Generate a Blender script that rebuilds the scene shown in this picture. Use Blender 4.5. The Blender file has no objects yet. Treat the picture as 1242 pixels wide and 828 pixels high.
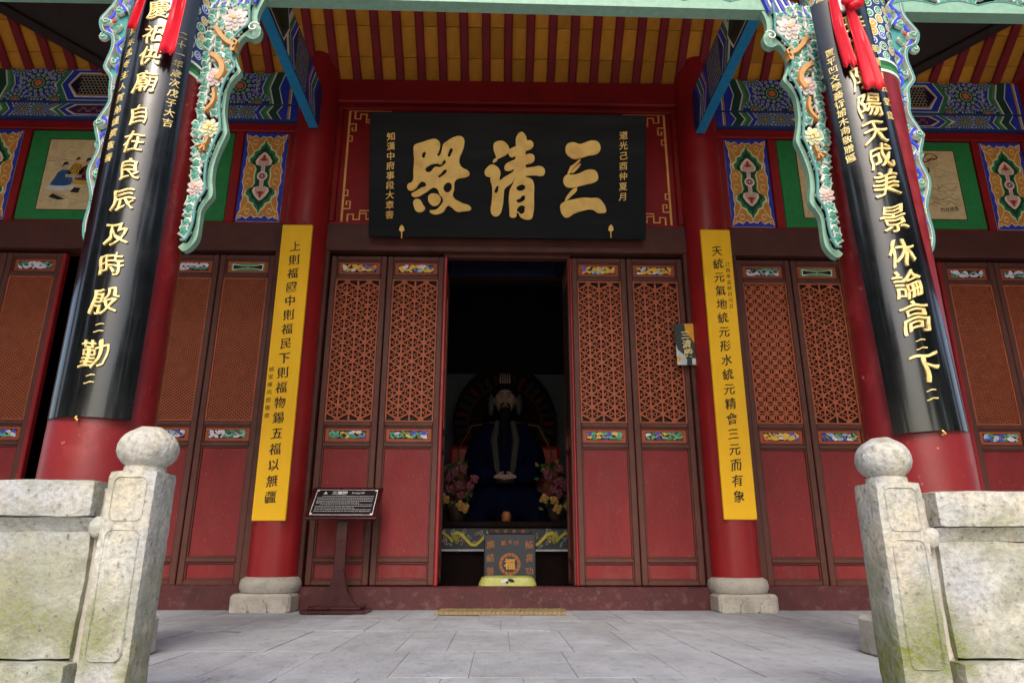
import bpy, math, random
from mathutils import Vector, Matrix
random.seed(7)
PI = math.pi
scene = bpy.context.scene
col = scene.collection
def S(r, g, b):
    f = lambda c: (c/255/12.92) if c/255 <= .04045 else ((c/255+.055)/1.055)**2.4
    return (f(r), f(g), f(b))

# ------------------------------------------------------------------ camera
cam = bpy.data.cameras.new('camera'); co = bpy.data.objects.new('camera', cam); col.objects.link(co)
cam.sensor_width = 36.0; cam.lens = 24.16; cam.clip_start = .05; cam.clip_end = 2000
pitch, yaw, roll = .298196, .0196778, .00208
cy, sy = math.cos(yaw), math.sin(yaw)
fw = Vector((sy*math.cos(pitch), cy*math.cos(pitch), math.sin(pitch)))
rt = Vector((cy, -sy, 0)); up = rt.cross(fw)
c_, s_ = math.cos(roll), math.sin(roll)
rt, up = c_*rt + s_*up, -s_*rt + c_*up
M = Matrix((rt, up, -fw)).transposed().to_4x4(); M.translation = (-.0694, 0, .4425)
co.matrix_world = M
scene.camera = co

# ------------------------------------------------------------------ world, sun, exposure
SUN_EL, SUN_AZ = math.radians(44), math.radians(184)     # azimuth from +Y, clockwise seen from above
w = bpy.data.worlds.new('World'); scene.world = w; w.use_nodes = True
wn = w.node_tree.nodes; bg = wn['Background']
sky = wn.new('ShaderNodeTexSky'); sky.sky_type = 'NISHITA'; sky.sun_disc = False
sky.sun_elevation = SUN_EL; sky.sun_rotation = SUN_AZ; sky.air_density = 1.2; sky.dust_density = 3.5; sky.ozone_density = 1.0
w.node_tree.links.new(sky.outputs[0], bg.inputs[0]); bg.inputs[1].default_value = .15
sl = bpy.data.lights.new('sun', 'SUN'); sl.energy = 1.0; sl.angle = math.radians(22); sl.color = (1, .97, .93)
so = bpy.data.objects.new('sun', sl); col.objects.link(so)
sd = Vector((math.sin(SUN_AZ)*math.cos(SUN_EL), math.cos(SUN_AZ)*math.cos(SUN_EL), math.sin(SUN_EL)))
so.rotation_euler = sd.to_track_quat('Z', 'Y').to_euler()
scene.view_settings.view_transform = 'Standard'; scene.view_settings.look = 'None'
scene.view_settings.exposure = 0.95; scene.view_settings.gamma = 1
scene.render.engine = 'CYCLES'
scene.cycles.max_bounces = 8; scene.cycles.diffuse_bounces = 5

# ------------------------------------------------------------------ materials
def mat(name, color=None, rough=.6, var=.12, scale=6, bump=.0, bscale=60, spec=.4, coat=0, attr=False, metallic=0,
        stain=None, stain_amt=.0, stain_scale=3, stretch=(1, 1, 1), coords='Object', objvar=0, speck=0):
    m = bpy.data.materials.new(name); m.use_nodes = True
    N = m.node_tree.nodes; L = m.node_tree.links; p = N['Principled BSDF']
    p.inputs['Roughness'].default_value = rough; p.inputs['Specular IOR Level'].default_value = spec
    p.inputs['Metallic'].default_value = metallic; p.inputs['Coat Weight'].default_value = coat
    p.inputs['Coat Roughness'].default_value = .08
    if coords == 'World':
        g = N.new('ShaderNodeNewGeometry'); src = g.outputs['Position']
    else:
        tc = N.new('ShaderNodeTexCoord'); src = tc.outputs['Object']
    mp = N.new('ShaderNodeMapping'); mp.inputs['Scale'].default_value = stretch
    L.new(src, mp.inputs[0]); src = mp.outputs[0]
    def noise(sc, det=6):
        n = N.new('ShaderNodeTexNoise'); n.inputs['Scale'].default_value = sc; n.inputs['Detail'].default_value = det
        n.inputs['Roughness'].default_value = .6; L.new(src, n.inputs[0]); return n.outputs[0]
    def ramp(x, a, b, lo, hi):
        r = N.new('ShaderNodeMapRange'); r.inputs[1].default_value = a; r.inputs[2].default_value = b
        r.inputs[3].default_value = lo; r.inputs[4].default_value = hi; L.new(x, r.inputs[0]); return r.outputs[0]
    if attr:
        a = N.new('ShaderNodeAttribute'); a.attribute_name = 'Col'; base = a.outputs[0]
    else:
        a = N.new('ShaderNodeRGB'); a.outputs[0].default_value = (*color, 1); base = a.outputs[0]
    def mul(c, f):
        x = N.new('ShaderNodeVectorMath'); x.operation = 'SCALE'; L.new(c, x.inputs[0]); L.new(f, x.inputs['Scale']); return x.outputs[0]
    if var: base = mul(base, ramp(noise(scale), .3, .7, 1-var, 1+var))
    if objvar:
        oi = N.new('ShaderNodeObjectInfo'); base = mul(base, ramp(oi.outputs['Random'], 0, 1, 1-objvar, 1+objvar))
    def mixc(c, c2, f):
        x = N.new('ShaderNodeMix'); x.data_type = 'RGBA'; L.new(f, x.inputs[0]); L.new(c, x.inputs[6])
        x.inputs[7].default_value = (*c2, 1); return x.outputs[2]
    for k, st in enumerate(stain or []):      # (color, scale, lo, hi, amount[, z where it fades out, z where it is full])
        f = ramp(noise(st[1]), st[2], st[3], 0, st[4])
        if len(st) > 5:
            sx = N.new('ShaderNodeSeparateXYZ'); g2 = N.new('ShaderNodeNewGeometry'); L.new(g2.outputs['Position'], sx.inputs[0])
            mm = N.new('ShaderNodeMath'); mm.operation = 'MULTIPLY'; L.new(f, mm.inputs[0]); L.new(ramp(sx.outputs[2], st[5], st[6], 0, 1), mm.inputs[1]); f = mm.outputs[0]
        base = mixc(base, st[0], f)
    if speck: base = mixc(base, S(200, 190, 180), ramp(noise(150, 2), .74, .78, 0, speck))
    L.new(base, p.inputs['Base Color'])
    L.new(ramp(noise(scale*2.3), .3, .7, max(0, rough-.08), min(1, rough+.1)), p.inputs['Roughness'])
    if bump:
        b = N.new('ShaderNodeBump'); b.inputs['Strength'].default_value = bump; b.inputs['Distance'].default_value = .01
        L.new(noise(bscale, 8), b.inputs['Height']); L.new(b.outputs[0], p.inputs['Normal'])
    return m
BROWN = S(86, 46, 38); DRED = S(128, 22, 24)
MT = dict(
    incol=mat('bright_red_column_paint', S(146, 22, 27), .4, .14, 2.5, .2, 9, .5, stain=[(S(120, 18, 22), 3.0, .5, .7, .4), (S(196, 90, 88), 30, .66, .72, .4)], speck=.4),
    sill=mat('maroon_sill_paint', S(80, 36, 38), .5, .18, 5, .35, 40, .35, stain=[(S(52, 26, 28), 4, .46, .7, .5), (S(128, 96, 90), 12, .54, .70, .4), (S(140, 120, 110), 50, .62, .7, .4)]),
    altarb=mat('altar_dark_paint', S(26, 14, 14), .7, .2, 6, spec=.1),
    red=mat('red_lacquer', S(146, 24, 30), .42, .14, 3, .2, 16, .5, stain=[(S(90, 14, 20), 2.2, .5, .75, .4), (S(190, 90, 90), 30, .68, .76, .35)], speck=.3),
    colred=mat('column_red_paint', S(124, 25, 31), .34, .14, 2.5, .22, 9, .5, stain=[(S(96, 16, 24), 3.0, .48, .66, .5), (S(176, 70, 72), 4.5, .56, .68, .35), (S(206, 130, 124), 30, .66, .72, .6), (S(60, 16, 18), 44, .66, .72, .5)], speck=.5),
    panel=mat('red_board_paint', S(128, 34, 36), .55, .12, 4, .3, 60, .35, coords='World', stain=[(S(112, 28, 31), 3, .46, .70, .5), (S(140, 58, 56), 5, .54, .72, .35), (S(190, 130, 120), 90, .64, .70, .4), (S(70, 26, 28), 60, .66, .70, .4), (S(130, 92, 82), 6, .45, .7, .5, .55, .2)], stretch=(1, 1, .5), speck=.5),
    brown=mat('dark_brown_frame_paint', BROWN, .5, .16, 5, .3, 40, .35, stain=[(S(48, 24, 24), 3, .45, .75, .5), (S(120, 86, 78), 24, .66, .8, .35)]),
    frame=mat('weathered_red_brown_timber', S(92, 52, 44), .5, .15, 5, .3, 60, .35, attr=False, stain=[(S(50, 26, 26), 4, .5, .8, .4), (S(130, 84, 76), 28, .66, .8, .35)]),
    orange=mat('orange_brown_lattice_wood', S(172, 90, 58), .55, .14, 14, .2, 80, .35, stain=[(S(110, 48, 34), 9, .5, .8, .45)]),
    inset=mat('orange_brown_inset_board', S(164, 80, 50), .55, .12, 10, .2, 60, .35),
    dred=mat('dark_red_beam_paint', S(142, 20, 22), .5, .12, 4, .2, 40, .35, stain=[(S(70, 14, 16), 3, .5, .8, .4)]),
    raft=mat('rafter_red_paint', S(128, 26, 30), .65, .25, 5, .2, 40, .3),
    yboard=mat('ochre_ceiling_board', S(200, 134, 44), .75, .25, 7, .4, 50, .15, objvar=.18, stain=[(S(110, 66, 20), 7, .52, .75, .55), (S(60, 38, 16), 38, .66, .74, .6)]),
    paint=mat('painted_pigment', rough=.55, var=.14, scale=18, bump=.12, bscale=80, attr=True, spec=.35),
    carve=mat('painted_carving', rough=.5, var=.12, scale=25, bump=.15, bscale=90, attr=True, spec=.4),
    lacq=mat('black_lacquer', S(12, 13, 15), .2, .1, 3, .10, 5, .5, coat=.5, stain=[(S(60, 62, 64), 60, .68, .74, .5)]),
    plaqueb=mat('weathered_black_board', S(17, 19, 21), .55, .25, 4, .25, 50, .2, stain=[(S(34, 38, 42), 3, .5, .7, .6)], stretch=(.15, 1, 1), speck=.3),
    gold=mat('gold_leaf', S(255, 206, 108), .45, .12, 9, .2, 60, .5, metallic=.0, stain=[(S(216, 140, 56), 5, .5, .7, .5)]),
    palegold=mat('pale_gold_leaf', S(238, 216, 146), .35, .15, 14, .3, 60, .6, metallic=.15, stain=[(S(186, 146, 70), 26, .5, .64, .6)]),
    yellow=mat('yellow_banner_lacquer', S(255, 196, 16), .45, .07, 4, .2, 18, .4, stain=[(S(236, 172, 20), 3, .46, .68, .35), (S(206, 150, 40), 30, .64, .72, .3)], stretch=(1, 1, .4)),
    ink=mat('black_ink', S(26, 20, 14), .5, .1, 20),
    stone=mat('weathered_marble', S(198, 196, 188), .85, .07, 7, .9, 60, .2, coords='World', stain=[(S(168, 172, 180), 4.2, .38, .60, .8), (S(208, 194, 162), 3.0, .50, .62, .55), (S(112, 120, 50), 3.4, .36, .55, .95, .60, .2), (S(132, 134, 96), 7, .52, .66, .45), (S(120, 119, 115), 14, .52, .68, .4), (S(148, 144, 136), 60, .44, .60, .55), (S(74, 72, 68), 60, .62, .69, .65)]),
    basestone=mat('grey_base_stone', S(176, 170, 160), .85, .14, 8, .6, 45, .2, coords='World', stain=[(S(110, 106, 100), 6, .5, .72, .6), (S(84, 80, 76), 40, .6, .7, .6)]),
    slab=mat('blue_grey_floor_slab', S(152, 155, 161), .68, .12, 6, .9, 34, .3, coords='World', objvar=.06, stretch=(1, .6, 1), stain=[(S(180, 185, 195), 2.4, .44, .64, .45), (S(124, 124, 128), 5.5, .48, .68, .35), (S(164, 158, 148), 8, .52, .68, .3), (S(100, 98, 100), 22, .58, .68, .4), (S(200, 200, 198), 55, .62, .68, .35), (S(76, 74, 72), 90, .64, .69, .4)]),
    mortar=mat('dark_joint_mortar', S(128, 127, 128), .9, .2, 12, .3, 40, .1),
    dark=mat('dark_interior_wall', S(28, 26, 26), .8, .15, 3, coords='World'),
    silk=mat('red_silk', S(214, 22, 44), .45, .12, 10, .1, 30, .4),
    signwood=mat('dark_maroon_varnish', S(58, 16, 20), .3, .15, 6, .05, 30, .5, coat=.3),
    cloth=mat('yellow_green_satin', S(168, 170, 90), .5, .1, 20, .2, 60, .4),
    coir=mat('brown_coir_mat', S(150, 130, 96), .95, .25, 60, .8, 220, .1),
    metal=mat('dull_iron', S(70, 66, 60), .5, .1, 10, metallic=.7),
    boxg=mat('slate_painted_box', S(44, 48, 58), .45, .1, 6),
    tile=mat('roof_tile_grey', S(90, 92, 92), .8, .1, 6, .3, 40),
    darkwood=mat('dark_stained_timber', S(44, 26, 20), .6, .15, 5, .2, 40),
    ground=mat('courtyard_paving', S(196, 192, 184), .85, .12, 1.2, .2, 20, .2, coords='World'),
)

# ------------------------------------------------------------------ helpers
def tag(o, label=None, cat=None, group=None, kind=None):
    if label: o['label'] = label
    if cat: o['category'] = cat
    if group: o['group'] = group
    if kind: o['kind'] = kind
    return o
def empty(name, loc=(0, 0, 0), parent=None):
    o = bpy.data.objects.new(name, None); col.objects.link(o); o.location = loc; o.empty_display_size = .1
    if parent: o.parent = parent
    return o
class MB:
    """collects faces with a colour and builds ONE mesh object"""
    def __init__(s, fn=None): s.v = []; s.f = []; s.c = []; s.fn = fn
    def add(s, vs, fs, c=(1, 1, 1)):
        n = len(s.v); s.v += [tuple(s.fn(*v)) if s.fn else tuple(v) for v in vs]
        s.f += [[i+n for i in f] for f in fs]; s.c += (c if isinstance(c, list) else [c]*len(fs))
    def box(s, x0, x1, y0, y1, z0, z1, ch=0, c=(1, 1, 1)):
        if x0 > x1: x0, x1 = x1, x0
        if ch <= 0:
            vs = [(x, y, z) for x in (x0, x1) for y in (y0, y1) for z in (z0, z1)]
            s.add(vs, [(0, 1, 3, 2), (4, 6, 7, 5), (0, 4, 5, 1), (2, 3, 7, 6), (0, 2, 6, 4), (1, 5, 7, 3)], c); return
        vs = []; idx = {}
        X = (x0, x1); Y = (y0, y1); Z = (z0, z1); sg = (1, -1)
        for a in (0, 1):
            for b in (0, 1):
                for d in (0, 1):
                    for k in range(3):
                        p = [X[a]+sg[a]*ch, Y[b]+sg[b]*ch, Z[d]+sg[d]*ch]; p[k] = (X[a], Y[b], Z[d])[k]
                        idx[a, b, d, k] = len(vs); vs.append(tuple(p))
        F = []
        for a in (0, 1):
            F.append([idx[a, 0, 0, 0], idx[a, 1, 0, 0], idx[a, 1, 1, 0], idx[a, 0, 1, 0]])
            F.append([idx[0, a, 0, 1], idx[1, a, 0, 1], idx[1, a, 1, 1], idx[0, a, 1, 1]])
            F.append([idx[0, 0, a, 2], idx[1, 0, a, 2], idx[1, 1, a, 2], idx[0, 1, a, 2]])
            for b in (0, 1):
                F.append([idx[a, b, 0, 0], idx[a, b, 0, 1], idx[a, b, 1, 1], idx[a, b, 1, 0]])
                F.append([idx[a, 0, b, 0], idx[a, 0, b, 2], idx[a, 1, b, 2], idx[a, 1, b, 0]])
                F.append([idx[0, a, b, 1], idx[0, a, b, 2], idx[1, a, b, 2], idx[1, a, b, 1]])
                for d in (0, 1): F.append([idx[a, b, d, 0], idx[a, b, d, 1], idx[a, b, d, 2]])
        cen = Vector(((x0+x1)/2, (y0+y1)/2, (z0+z1)/2)); G = []
        for f in F:
            p = [Vector(vs[i]) for i in f]; n = (p[1]-p[0]).cross(p[2]-p[0])
            G.append(f if n.dot(sum(p, Vector())/len(p)-cen) > 0 else f[::-1])
        s.add(vs, G, c)
    def prism(s, pts, y0, y1, c=(1, 1, 1), axis='y', ch=0):
        """outline pts (x,z) extruded along y (axis 'y'), or (y,z) along x (axis 'x'); chamfered front"""
        n = len(pts); cx = sum(p[0] for p in pts)/n; cz = sum(p[1] for p in pts)/n
        P = (lambda a, b, d: (a, d, b)) if axis == 'y' else (lambda a, b, d: (d, a, b))
        vs = [P(a, b, y0) for a, b in pts] + [P(a, b, y1) for a, b in pts]
        s.add(vs, [list(range(n))[::-1], list(range(n, 2*n))] + [[i, (i+1) % n, n+(i+1) % n, n+i] for i in range(n)], c)
    def lathe(s, prof, cx, cy, n=32, c=(1, 1, 1), sq=0):
        vs = []; fs = []
        for r, z in prof:
            for i in range(n):
                a = 2*PI*i/n; vs.append((cx+r*math.cos(a), cy+r*math.sin(a), z))
        m = len(prof)
        for j in range(m-1):
            for i in range(n): fs.append([j*n+i, j*n+(i+1) % n, (j+1)*n+(i+1) % n, (j+1)*n+i])
        fs.append(list(range(n))[::-1]); fs.append([(m-1)*n+i for i in range(n)])
        s.add(vs, fs, c)
    def tube(s, pts, rad, n=6, c=(1, 1, 1)):
        vs = []; fs = []; P = [Vector(p) for p in pts]
        for k, p in enumerate(P):
            t = (P[min(k+1, len(P)-1)]-P[max(k-1, 0)]).normalized()
            a = t.cross(Vector((0, 0, 1)) if abs(t.z) < .9 else Vector((1, 0, 0))).normalized(); b = t.cross(a)
            r = rad[k] if isinstance(rad, (list, tuple)) else rad
            for i in range(n): vs.append(tuple(p + r*(math.cos(2*PI*i/n)*a + math.sin(2*PI*i/n)*b)))
        for k in range(len(P)-1):
            for i in range(n): fs.append([k*n+i, k*n+(i+1) % n, (k+1)*n+(i+1) % n, (k+1)*n+i])
        fs.append(list(range(n))[::-1]); fs.append([(len(P)-1)*n+i for i in range(n)])
        s.add(vs, fs, c)
    def ball(s, c0, r, n=10, c=(1, 1, 1)):
        rx, ry, rz = r if isinstance(r, tuple) else (r, r, r); vs = []; fs = []
        for j in range(1, n):
            for i in range(2*n):
                a = PI*j/n; b = PI*i/n
                vs.append((c0[0]+rx*math.sin(a)*math.cos(b), c0[1]+ry*math.sin(a)*math.sin(b), c0[2]+rz*math.cos(a)))
        m = 2*n
        for j in range(n-2):
            for i in range(m): fs.append([j*m+i, (j+1)*m+i, (j+1)*m+(i+1) % m, j*m+(i+1) % m])
        fs.append(list(range(m))[::1]); fs.append([(n-2)*m+i for i in range(m)][::-1])
        s.add(vs, fs, c)
    # ---- flat painted work and relief in (u, v) with height w; fn maps (u, v, w) to space
    def poly(s, pts, c, w=0.): s.add([(a, b, w) for a, b in pts], [list(range(len(pts)))], c)
    def strip(s, pts, wd, c, w=0., h=0, closed=False):
        n = len(pts); vs = []; fs = []
        for k in range(n):
            a = pts[(k-1) % n] if (closed or k > 0) else pts[k]; b = pts[(k+1) % n] if (closed or k < n-1) else pts[k]
            dx, dy = b[0]-a[0], b[1]-a[1]; l = math.hypot(dx, dy) or 1; nx, ny = -dy/l, dx/l
            q = wd[k] if isinstance(wd, (list, tuple)) else wd; x, y = pts[k]
            if h: vs += [(x+nx*q/2, y+ny*q/2, w), (x+nx*q*.3, y+ny*q*.3, w+h), (x-nx*q*.3, y-ny*q*.3, w+h), (x-nx*q/2, y-ny*q/2, w)]
            else: vs += [(x+nx*q/2, y+ny*q/2, w), (x-nx*q/2, y-ny*q/2, w)]
        m = 4 if h else 2
        for k in range(n if closed else n-1):
            k2 = (k+1) % n
            for j in range(m-1): fs.append([k*m+j, k2*m+j, k2*m+j+1, k*m+j+1])
        s.add(vs, fs, c)
    def dome(s, pts, rim, body, w=0., h=.01, inset=.76, center=None):
        n = len(pts); cx = sum(p[0] for p in pts)/n; cy_ = sum(p[1] for p in pts)/n
        vs = []
        for k, hh in ((1, 0), (.95, h*.7), (inset, h), (inset*.96, h*.8)):
            vs += [(cx+(a-cx)*k, cy_+(b-cy_)*k, w+hh) for a, b in pts]
        vs.append((cx, cy_, w+h*1.1)); fs = []; cc = []
        for r in range(3):
            for i in range(n): fs.append([r*n+i, r*n+(i+1) % n, (r+1)*n+(i+1) % n, (r+1)*n+i]); cc.append(rim)
        for i in range(n): fs.append([3*n+i, 3*n+(i+1) % n, 4*n]); cc.append(body if center is None or i % 2 else center)
        s.add(vs, fs, cc)
    def build(s, name, m, parent=None, smooth=False, loc=None):
        me = bpy.data.meshes.new(name); me.from_pydata(s.v, [], s.f)
        ca = me.color_attributes.new('Col', 'FLOAT_COLOR', 'CORNER')
        buf = []
        for f, c in zip(s.f, s.c): buf += [c[0], c[1], c[2], 1.0]*len(f)
        ca.data.foreach_set('color', buf)
        me.materials.append(m); me.validate(); me.update()
        if smooth:
            me.shade_smooth()
            try: me.set_sharp_from_angle(angle=math.radians(40))
            except Exception: pass
        o = bpy.data.objects.new(name, me); col.objects.link(o)
        if parent: o.parent = parent
        if loc: o.location = loc
        return o
def bx(name, m, parent, *a, ch=.004):
    b = MB(); b.box(*a, ch=ch); return b.build(name, m, parent)
def circ(cx, cy, r, n=16, a0=0, a1=2*PI):
    full = abs(a1-a0-2*PI) < 1e-6; k = n if full else n+1
    return [(cx+r*math.cos(a0+(a1-a0)*i/n), cy+r*math.sin(a0+(a1-a0)*i/n)) for i in range(k)]
def spiral(cx, cy, r, a0, turns=1.3, d=1, n=12):
    return [(cx+r*(1-.85*i/n)*math.cos(a0+d*2*PI*turns*i/n), cy+r*(1-.85*i/n)*math.sin(a0+d*2*PI*turns*i/n)) for i in range(n+1)]

def smooth(pts, k=4):
    out = []
    for i in range(len(pts)-1):
        p0, p1, p2, p3 = pts[max(i-1, 0)], pts[i], pts[i+1], pts[min(i+2, len(pts)-1)]
        for j in range(k):
            t = j/k; out.append(tuple(.5*(2*p1[a]+(p2[a]-p0[a])*t+(2*p0[a]-5*p1[a]+4*p2[a]-p3[a])*t*t+(3*p1[a]-p0[a]-3*p2[a]+p3[a])*t**3) for a in (0, 1)))
    return out+[pts[-1]]
# ---- lettering
_g = {}
def glyph(ch, bold=0., depth=.012):
    key = (ch, bold, depth)
    if key not in _g:
        c = bpy.data.curves.new('glyph', 'FONT'); c.body = ch; c.resolution_u = 2; c.offset = bold - (.01 if depth > .03 else 0); c.extrude = depth
        if depth > .03: c.bevel_depth = .007; c.bevel_resolution = 0
        o = bpy.data.objects.new('glyph', c); col.objects.link(o)
        dg = bpy.context.evaluated_depsgraph_get(); e = o.evaluated_get(dg); me = e.to_mesh()
        V = [tuple(v.co) for v in me.vertices]; F = [list(p.vertices) for p in me.polygons]
        e.to_mesh_clear(); bpy.data.objects.remove(o); bpy.data.curves.remove(c)
        import bmesh
        bm = bmesh.new(); bv = [bm.verts.new(v) for v in V]
        for f in F:
            try: bm.faces.new([bv[i] for i in f])
            except ValueError: pass
        bmesh.ops.remove_doubles(bm, verts=bm.verts, dist=1e-5)
        if depth > 0:
            for _ in range(3):
                ed = [e_ for e_ in bm.edges if (e_.verts[0].co-e_.verts[1].co).length > .10]
                if not ed: break
                bmesh.ops.subdivide_edges(bm, edges=ed, cuts=1); bmesh.ops.triangulate(bm, faces=[f for f in bm.faces if len(f.verts) > 3])
        bm.normal_update()
        from mathutils import noise as _n
        sd_ = sum(map(ord, ch))*.37; mv = []
        if ch not in 'Sanqing Hall':
            for v in bm.verts:          # brush-like swelling of the strokes
                nx, ny = v.normal.x, v.normal.y; k = math.hypot(nx, ny)
                if k > .2:
                    q = ((.012 if depth < .02 else .022) if len(bm.verts) < 900 else .010 if len(bm.verts) < 1800 else .006)*_n.noise(Vector((v.co.x*5+sd_, v.co.y*5, 0))); mv.append((v, nx/k*(q+.010), ny/k*(q-.004)))
            for v, a, b_ in mv: v.co.x += a; v.co.y += b_
        bm.verts.index_update(); V = [tuple(v.co) for v in bm.verts]; F = [[v.index for v in f.verts] for f in bm.faces]; bm.free()
        _g[key] = (V, F)
    return _g[key]
def text(mb, ch, cx, cy, size, w=0., bold=.02, depth=.015, slant=.1, brush=.02, color=(1, 1, 1), ctr=(.5, .37), xs=1.0, rot=0):
    V, F = glyph(ch, bold, depth); ph = (sum(map(ord, ch)) % 97)*.7; out = []
    cr, sr = math.cos(rot), math.sin(rot)
    for x, y, z in V:
        x -= ctr[0]; y -= ctr[1]
        x += brush*math.sin(7*y+ph) + brush*.5*math.sin(17*x+ph*2); y += brush*math.sin(8*x+ph*1.3) + slant*x
        x *= xs*size; y *= size
        out.append((cx+x*cr-y*sr, cy+x*sr+y*cr, w+(z+depth)*size))
    mb.add(out, F, color)

# ================================================================== STRUCTURE
ground = MB(); ground.box(-60, 60, -60, 60, -1.3, -1.1)
tag(ground.build('courtyard_ground', MT['ground']), kind='structure')
ter = bx('terrace', MT['mortar'], None, -8, 8, 1.86, 12, -1.1, -.003, ch=0); tag(ter, kind='structure')
slab_mesh = {}
rows = 12; y = 1.86; pitchx = .302
for r in range(rows):
    L = [.95, .72, .9, .6, .95, .8][r % 6]; y1 = min(y+L, 6.0)
    if y >= 5.99: break
    x = -6.0 + random.uniform(0, .25)
    while x < 6.0:
        wd = pitchx*random.choice((1, 1, 1, 1.35, .8)); key = (round(wd, 3), round(y1-y, 3))
        if key not in slab_mesh:
            b = MB(); b.box(0, wd-.004, 0, (y1-y)-.003, -.04, 0, ch=.001); slab_mesh[key] = b.build('floor_slab', MT['slab'], ter)
            o = slab_mesh[key]
        else:
            o = slab_mesh[key].copy(); col.objects.link(o); o.parent = ter
        o.location = (x, y, random.uniform(-.0015, .001)); o.rotation_euler = (random.uniform(-.002, .002), random.uniform(-.003, .003), 0)
        x += wd
    y = y1
st = empty('stone_steps'); tag(st, kind='structure')
for k in range(6): bx('step', MT['basestone'], st, -1.0, 1.0, 1.86-.3*(k+1), 1.855, -1.1+.155*(5-k)-.01, -1.1+.155*(6-k)-.02, ch=.01)

# ================================================================== TEMPLE HALL (one building)
hall = empty('temple_hall', (0, 6, 0)); hall.location = (0, 0, 0)
tag(hall, 'red timber temple hall with lattice doors, painted beams and carved brackets on a stone terrace', 'temple')
H = hall
WY = 6.0                                  # face of the door wall
INX, OUTX = 1.9, 1.9
BAYC = 3.69; FARX = 5.44
for s in (-1, 1):
    for cx in (INX, FARX):
        m_ = MB(); m_.lathe([(.198, .255), (.2, .8), (.198, 2.5), (.192, 5.3)], s*cx, 5.95, 40); m_.build('column', MT['incol'], H, True)
        b = MB(); b.box(s*cx-.235, s*cx+.235, 5.69, 6.12, -.01, .135, ch=.02)
        base = b.build('column_base', MT['basestone'], H)
        d = MB(); d.lathe([(.2, .13), (.225, .14), (.24, .17), (.242, .2), (.232, .235), (.205, .256)], s*cx, 5.93, 32); d.build('drum', MT['basestone'], base, True)
        for k in range(3):
            q = MB(); q.prism([(s*cx-.22+.15*k, .0), (s*cx-.09+.15*k, .0), (s*cx-.09+.15*k, .05), (s*cx-.13+.15*k, .09), (s*cx-.18+.15*k, .09), (s*cx-.22+.15*k, .05)], 5.68, 5.7)
            q.build('carved_foot', MT['basestone'], base)
# outer columns with painted necks
def outer_column(cx, cyy):
    m_ = MB(); m_.lathe([(.225, .3), (.220, .95), (.214, 1.3), (.210, 2.2), (.208, 2.86)], cx, cyy, 48)
    c = m_.build('column', MT['colred'], H, True)
    n = MB(); cols = [(2.86, 2.875, S(230, 235, 220)), (2.875, 2.9, S(60, 130, 80)), (2.9, 2.93, S(30, 96, 52)), (2.93, 2.945, S(232, 235, 226)), (2.945, 3.9, S(36, 60, 110))]
    for z0, z1, cc in cols: n.lathe([(.2135 if z0 < 2.94 else .212, z0), (.2135 if z0 < 2.94 else .212, z1)], cx, cyy, 48, cc)
    nk = n.build('painted_neck', MT['paint'], c, True)
    p = MB(lambda u, v, w_: (cx+(.212+w_)*math.sin(u/.212), cyy-(.212+w_)*math.cos(u/.212), v))
    rnd = random.Random(5)
    for i in range(22):
        for j in range(15):
            u = -.62+i*.058+rnd.uniform(-.008, .008); v = 2.975+j*.058+rnd.uniform(-.01, .01)+(.029 if i % 2 else 0); r = rnd.uniform(.024, .034)
            cc = [S(34, 64, 190), S(60, 150, 110), S(110, 180, 150), S(40, 110, 70), S(200, 160, 60)][(i*3+j*2) % 5 if rnd.random() > .12 else 4]
            p.poly(circ(u, v, r, 10), S(222, 232, 226), .0012+.0002*((i+j) % 3)); p.poly(circ(u, v, r*.8, 10), cc, .0020+.0002*((i+j) % 3))
            p.strip(spiral(u, v, r*.72, rnd.uniform(0, 6), 1.2, 1 if i % 2 else -1, 9), .004, S(226, 232, 214), .003)
    p.build('scrollwork', MT['paint'], c)
    b = MB(); b.box(cx-.268, cx+.268, cyy-.268, cyy+.268, -.01, .17, ch=.02); base = b.build('column_base', MT['basestone'], H)
    d = MB(); d.lathe([(.235, .168), (.255, .18), (.268, .21), (.268, .25), (.255, .29), (.23, .315)], cx, cyy, 36); d.build('drum', MT['basestone'], base, True)
for s in (-1, 1): outer_column(s*OUTX, 3.2)
for s in (-1, 1):
    m_ = MB(); m_.lathe([(.225, 0), (.212, 3.9)], s*FARX, 3.2, 32); m_.build('column', MT['colred'], H, True)

# threshold, lintel, posts
bx('threshold', MT['sill'], H, -INX+.1, INX-.1, 5.93, 6.12, -.01, .178, ch=.012)
for s in (-1, 1): bx('threshold', MT['sill'], H, s*2.08, s*(FARX-.15), 5.94, 6.12, -.01, .19, ch=.01)
bx('lintel', MT['brown'], H, -INX+.1, INX-.1, 5.955, 6.15, 3.16, 3.43, ch=.008)
for s in (-1, 1): bx('lintel', MT['brown'], H, s*2.05, s*(FARX-.1), 5.955, 6.15, 3.15, 3.43, ch=.008)
for s in (-1, 1):
    for (a, b_) in ((1.67, 1.78), (2.03, 2.175)):
        bx('door_post', MT['brown'], H, s*a, s*b_, 5.97, 6.1, .18, 3.16, ch=.006)
    bx('door_post', MT['brown'], H, s*5.2, s*5.3, 5.97, 6.1, .18, 3.15, ch=.006)
# wooden header above the open doorway, dark inside of jambs
bx('head_rail', MT['brown'], H, -.6, .6, 6.02, 6.1, 3.125, 3.16, ch=.004)

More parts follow.
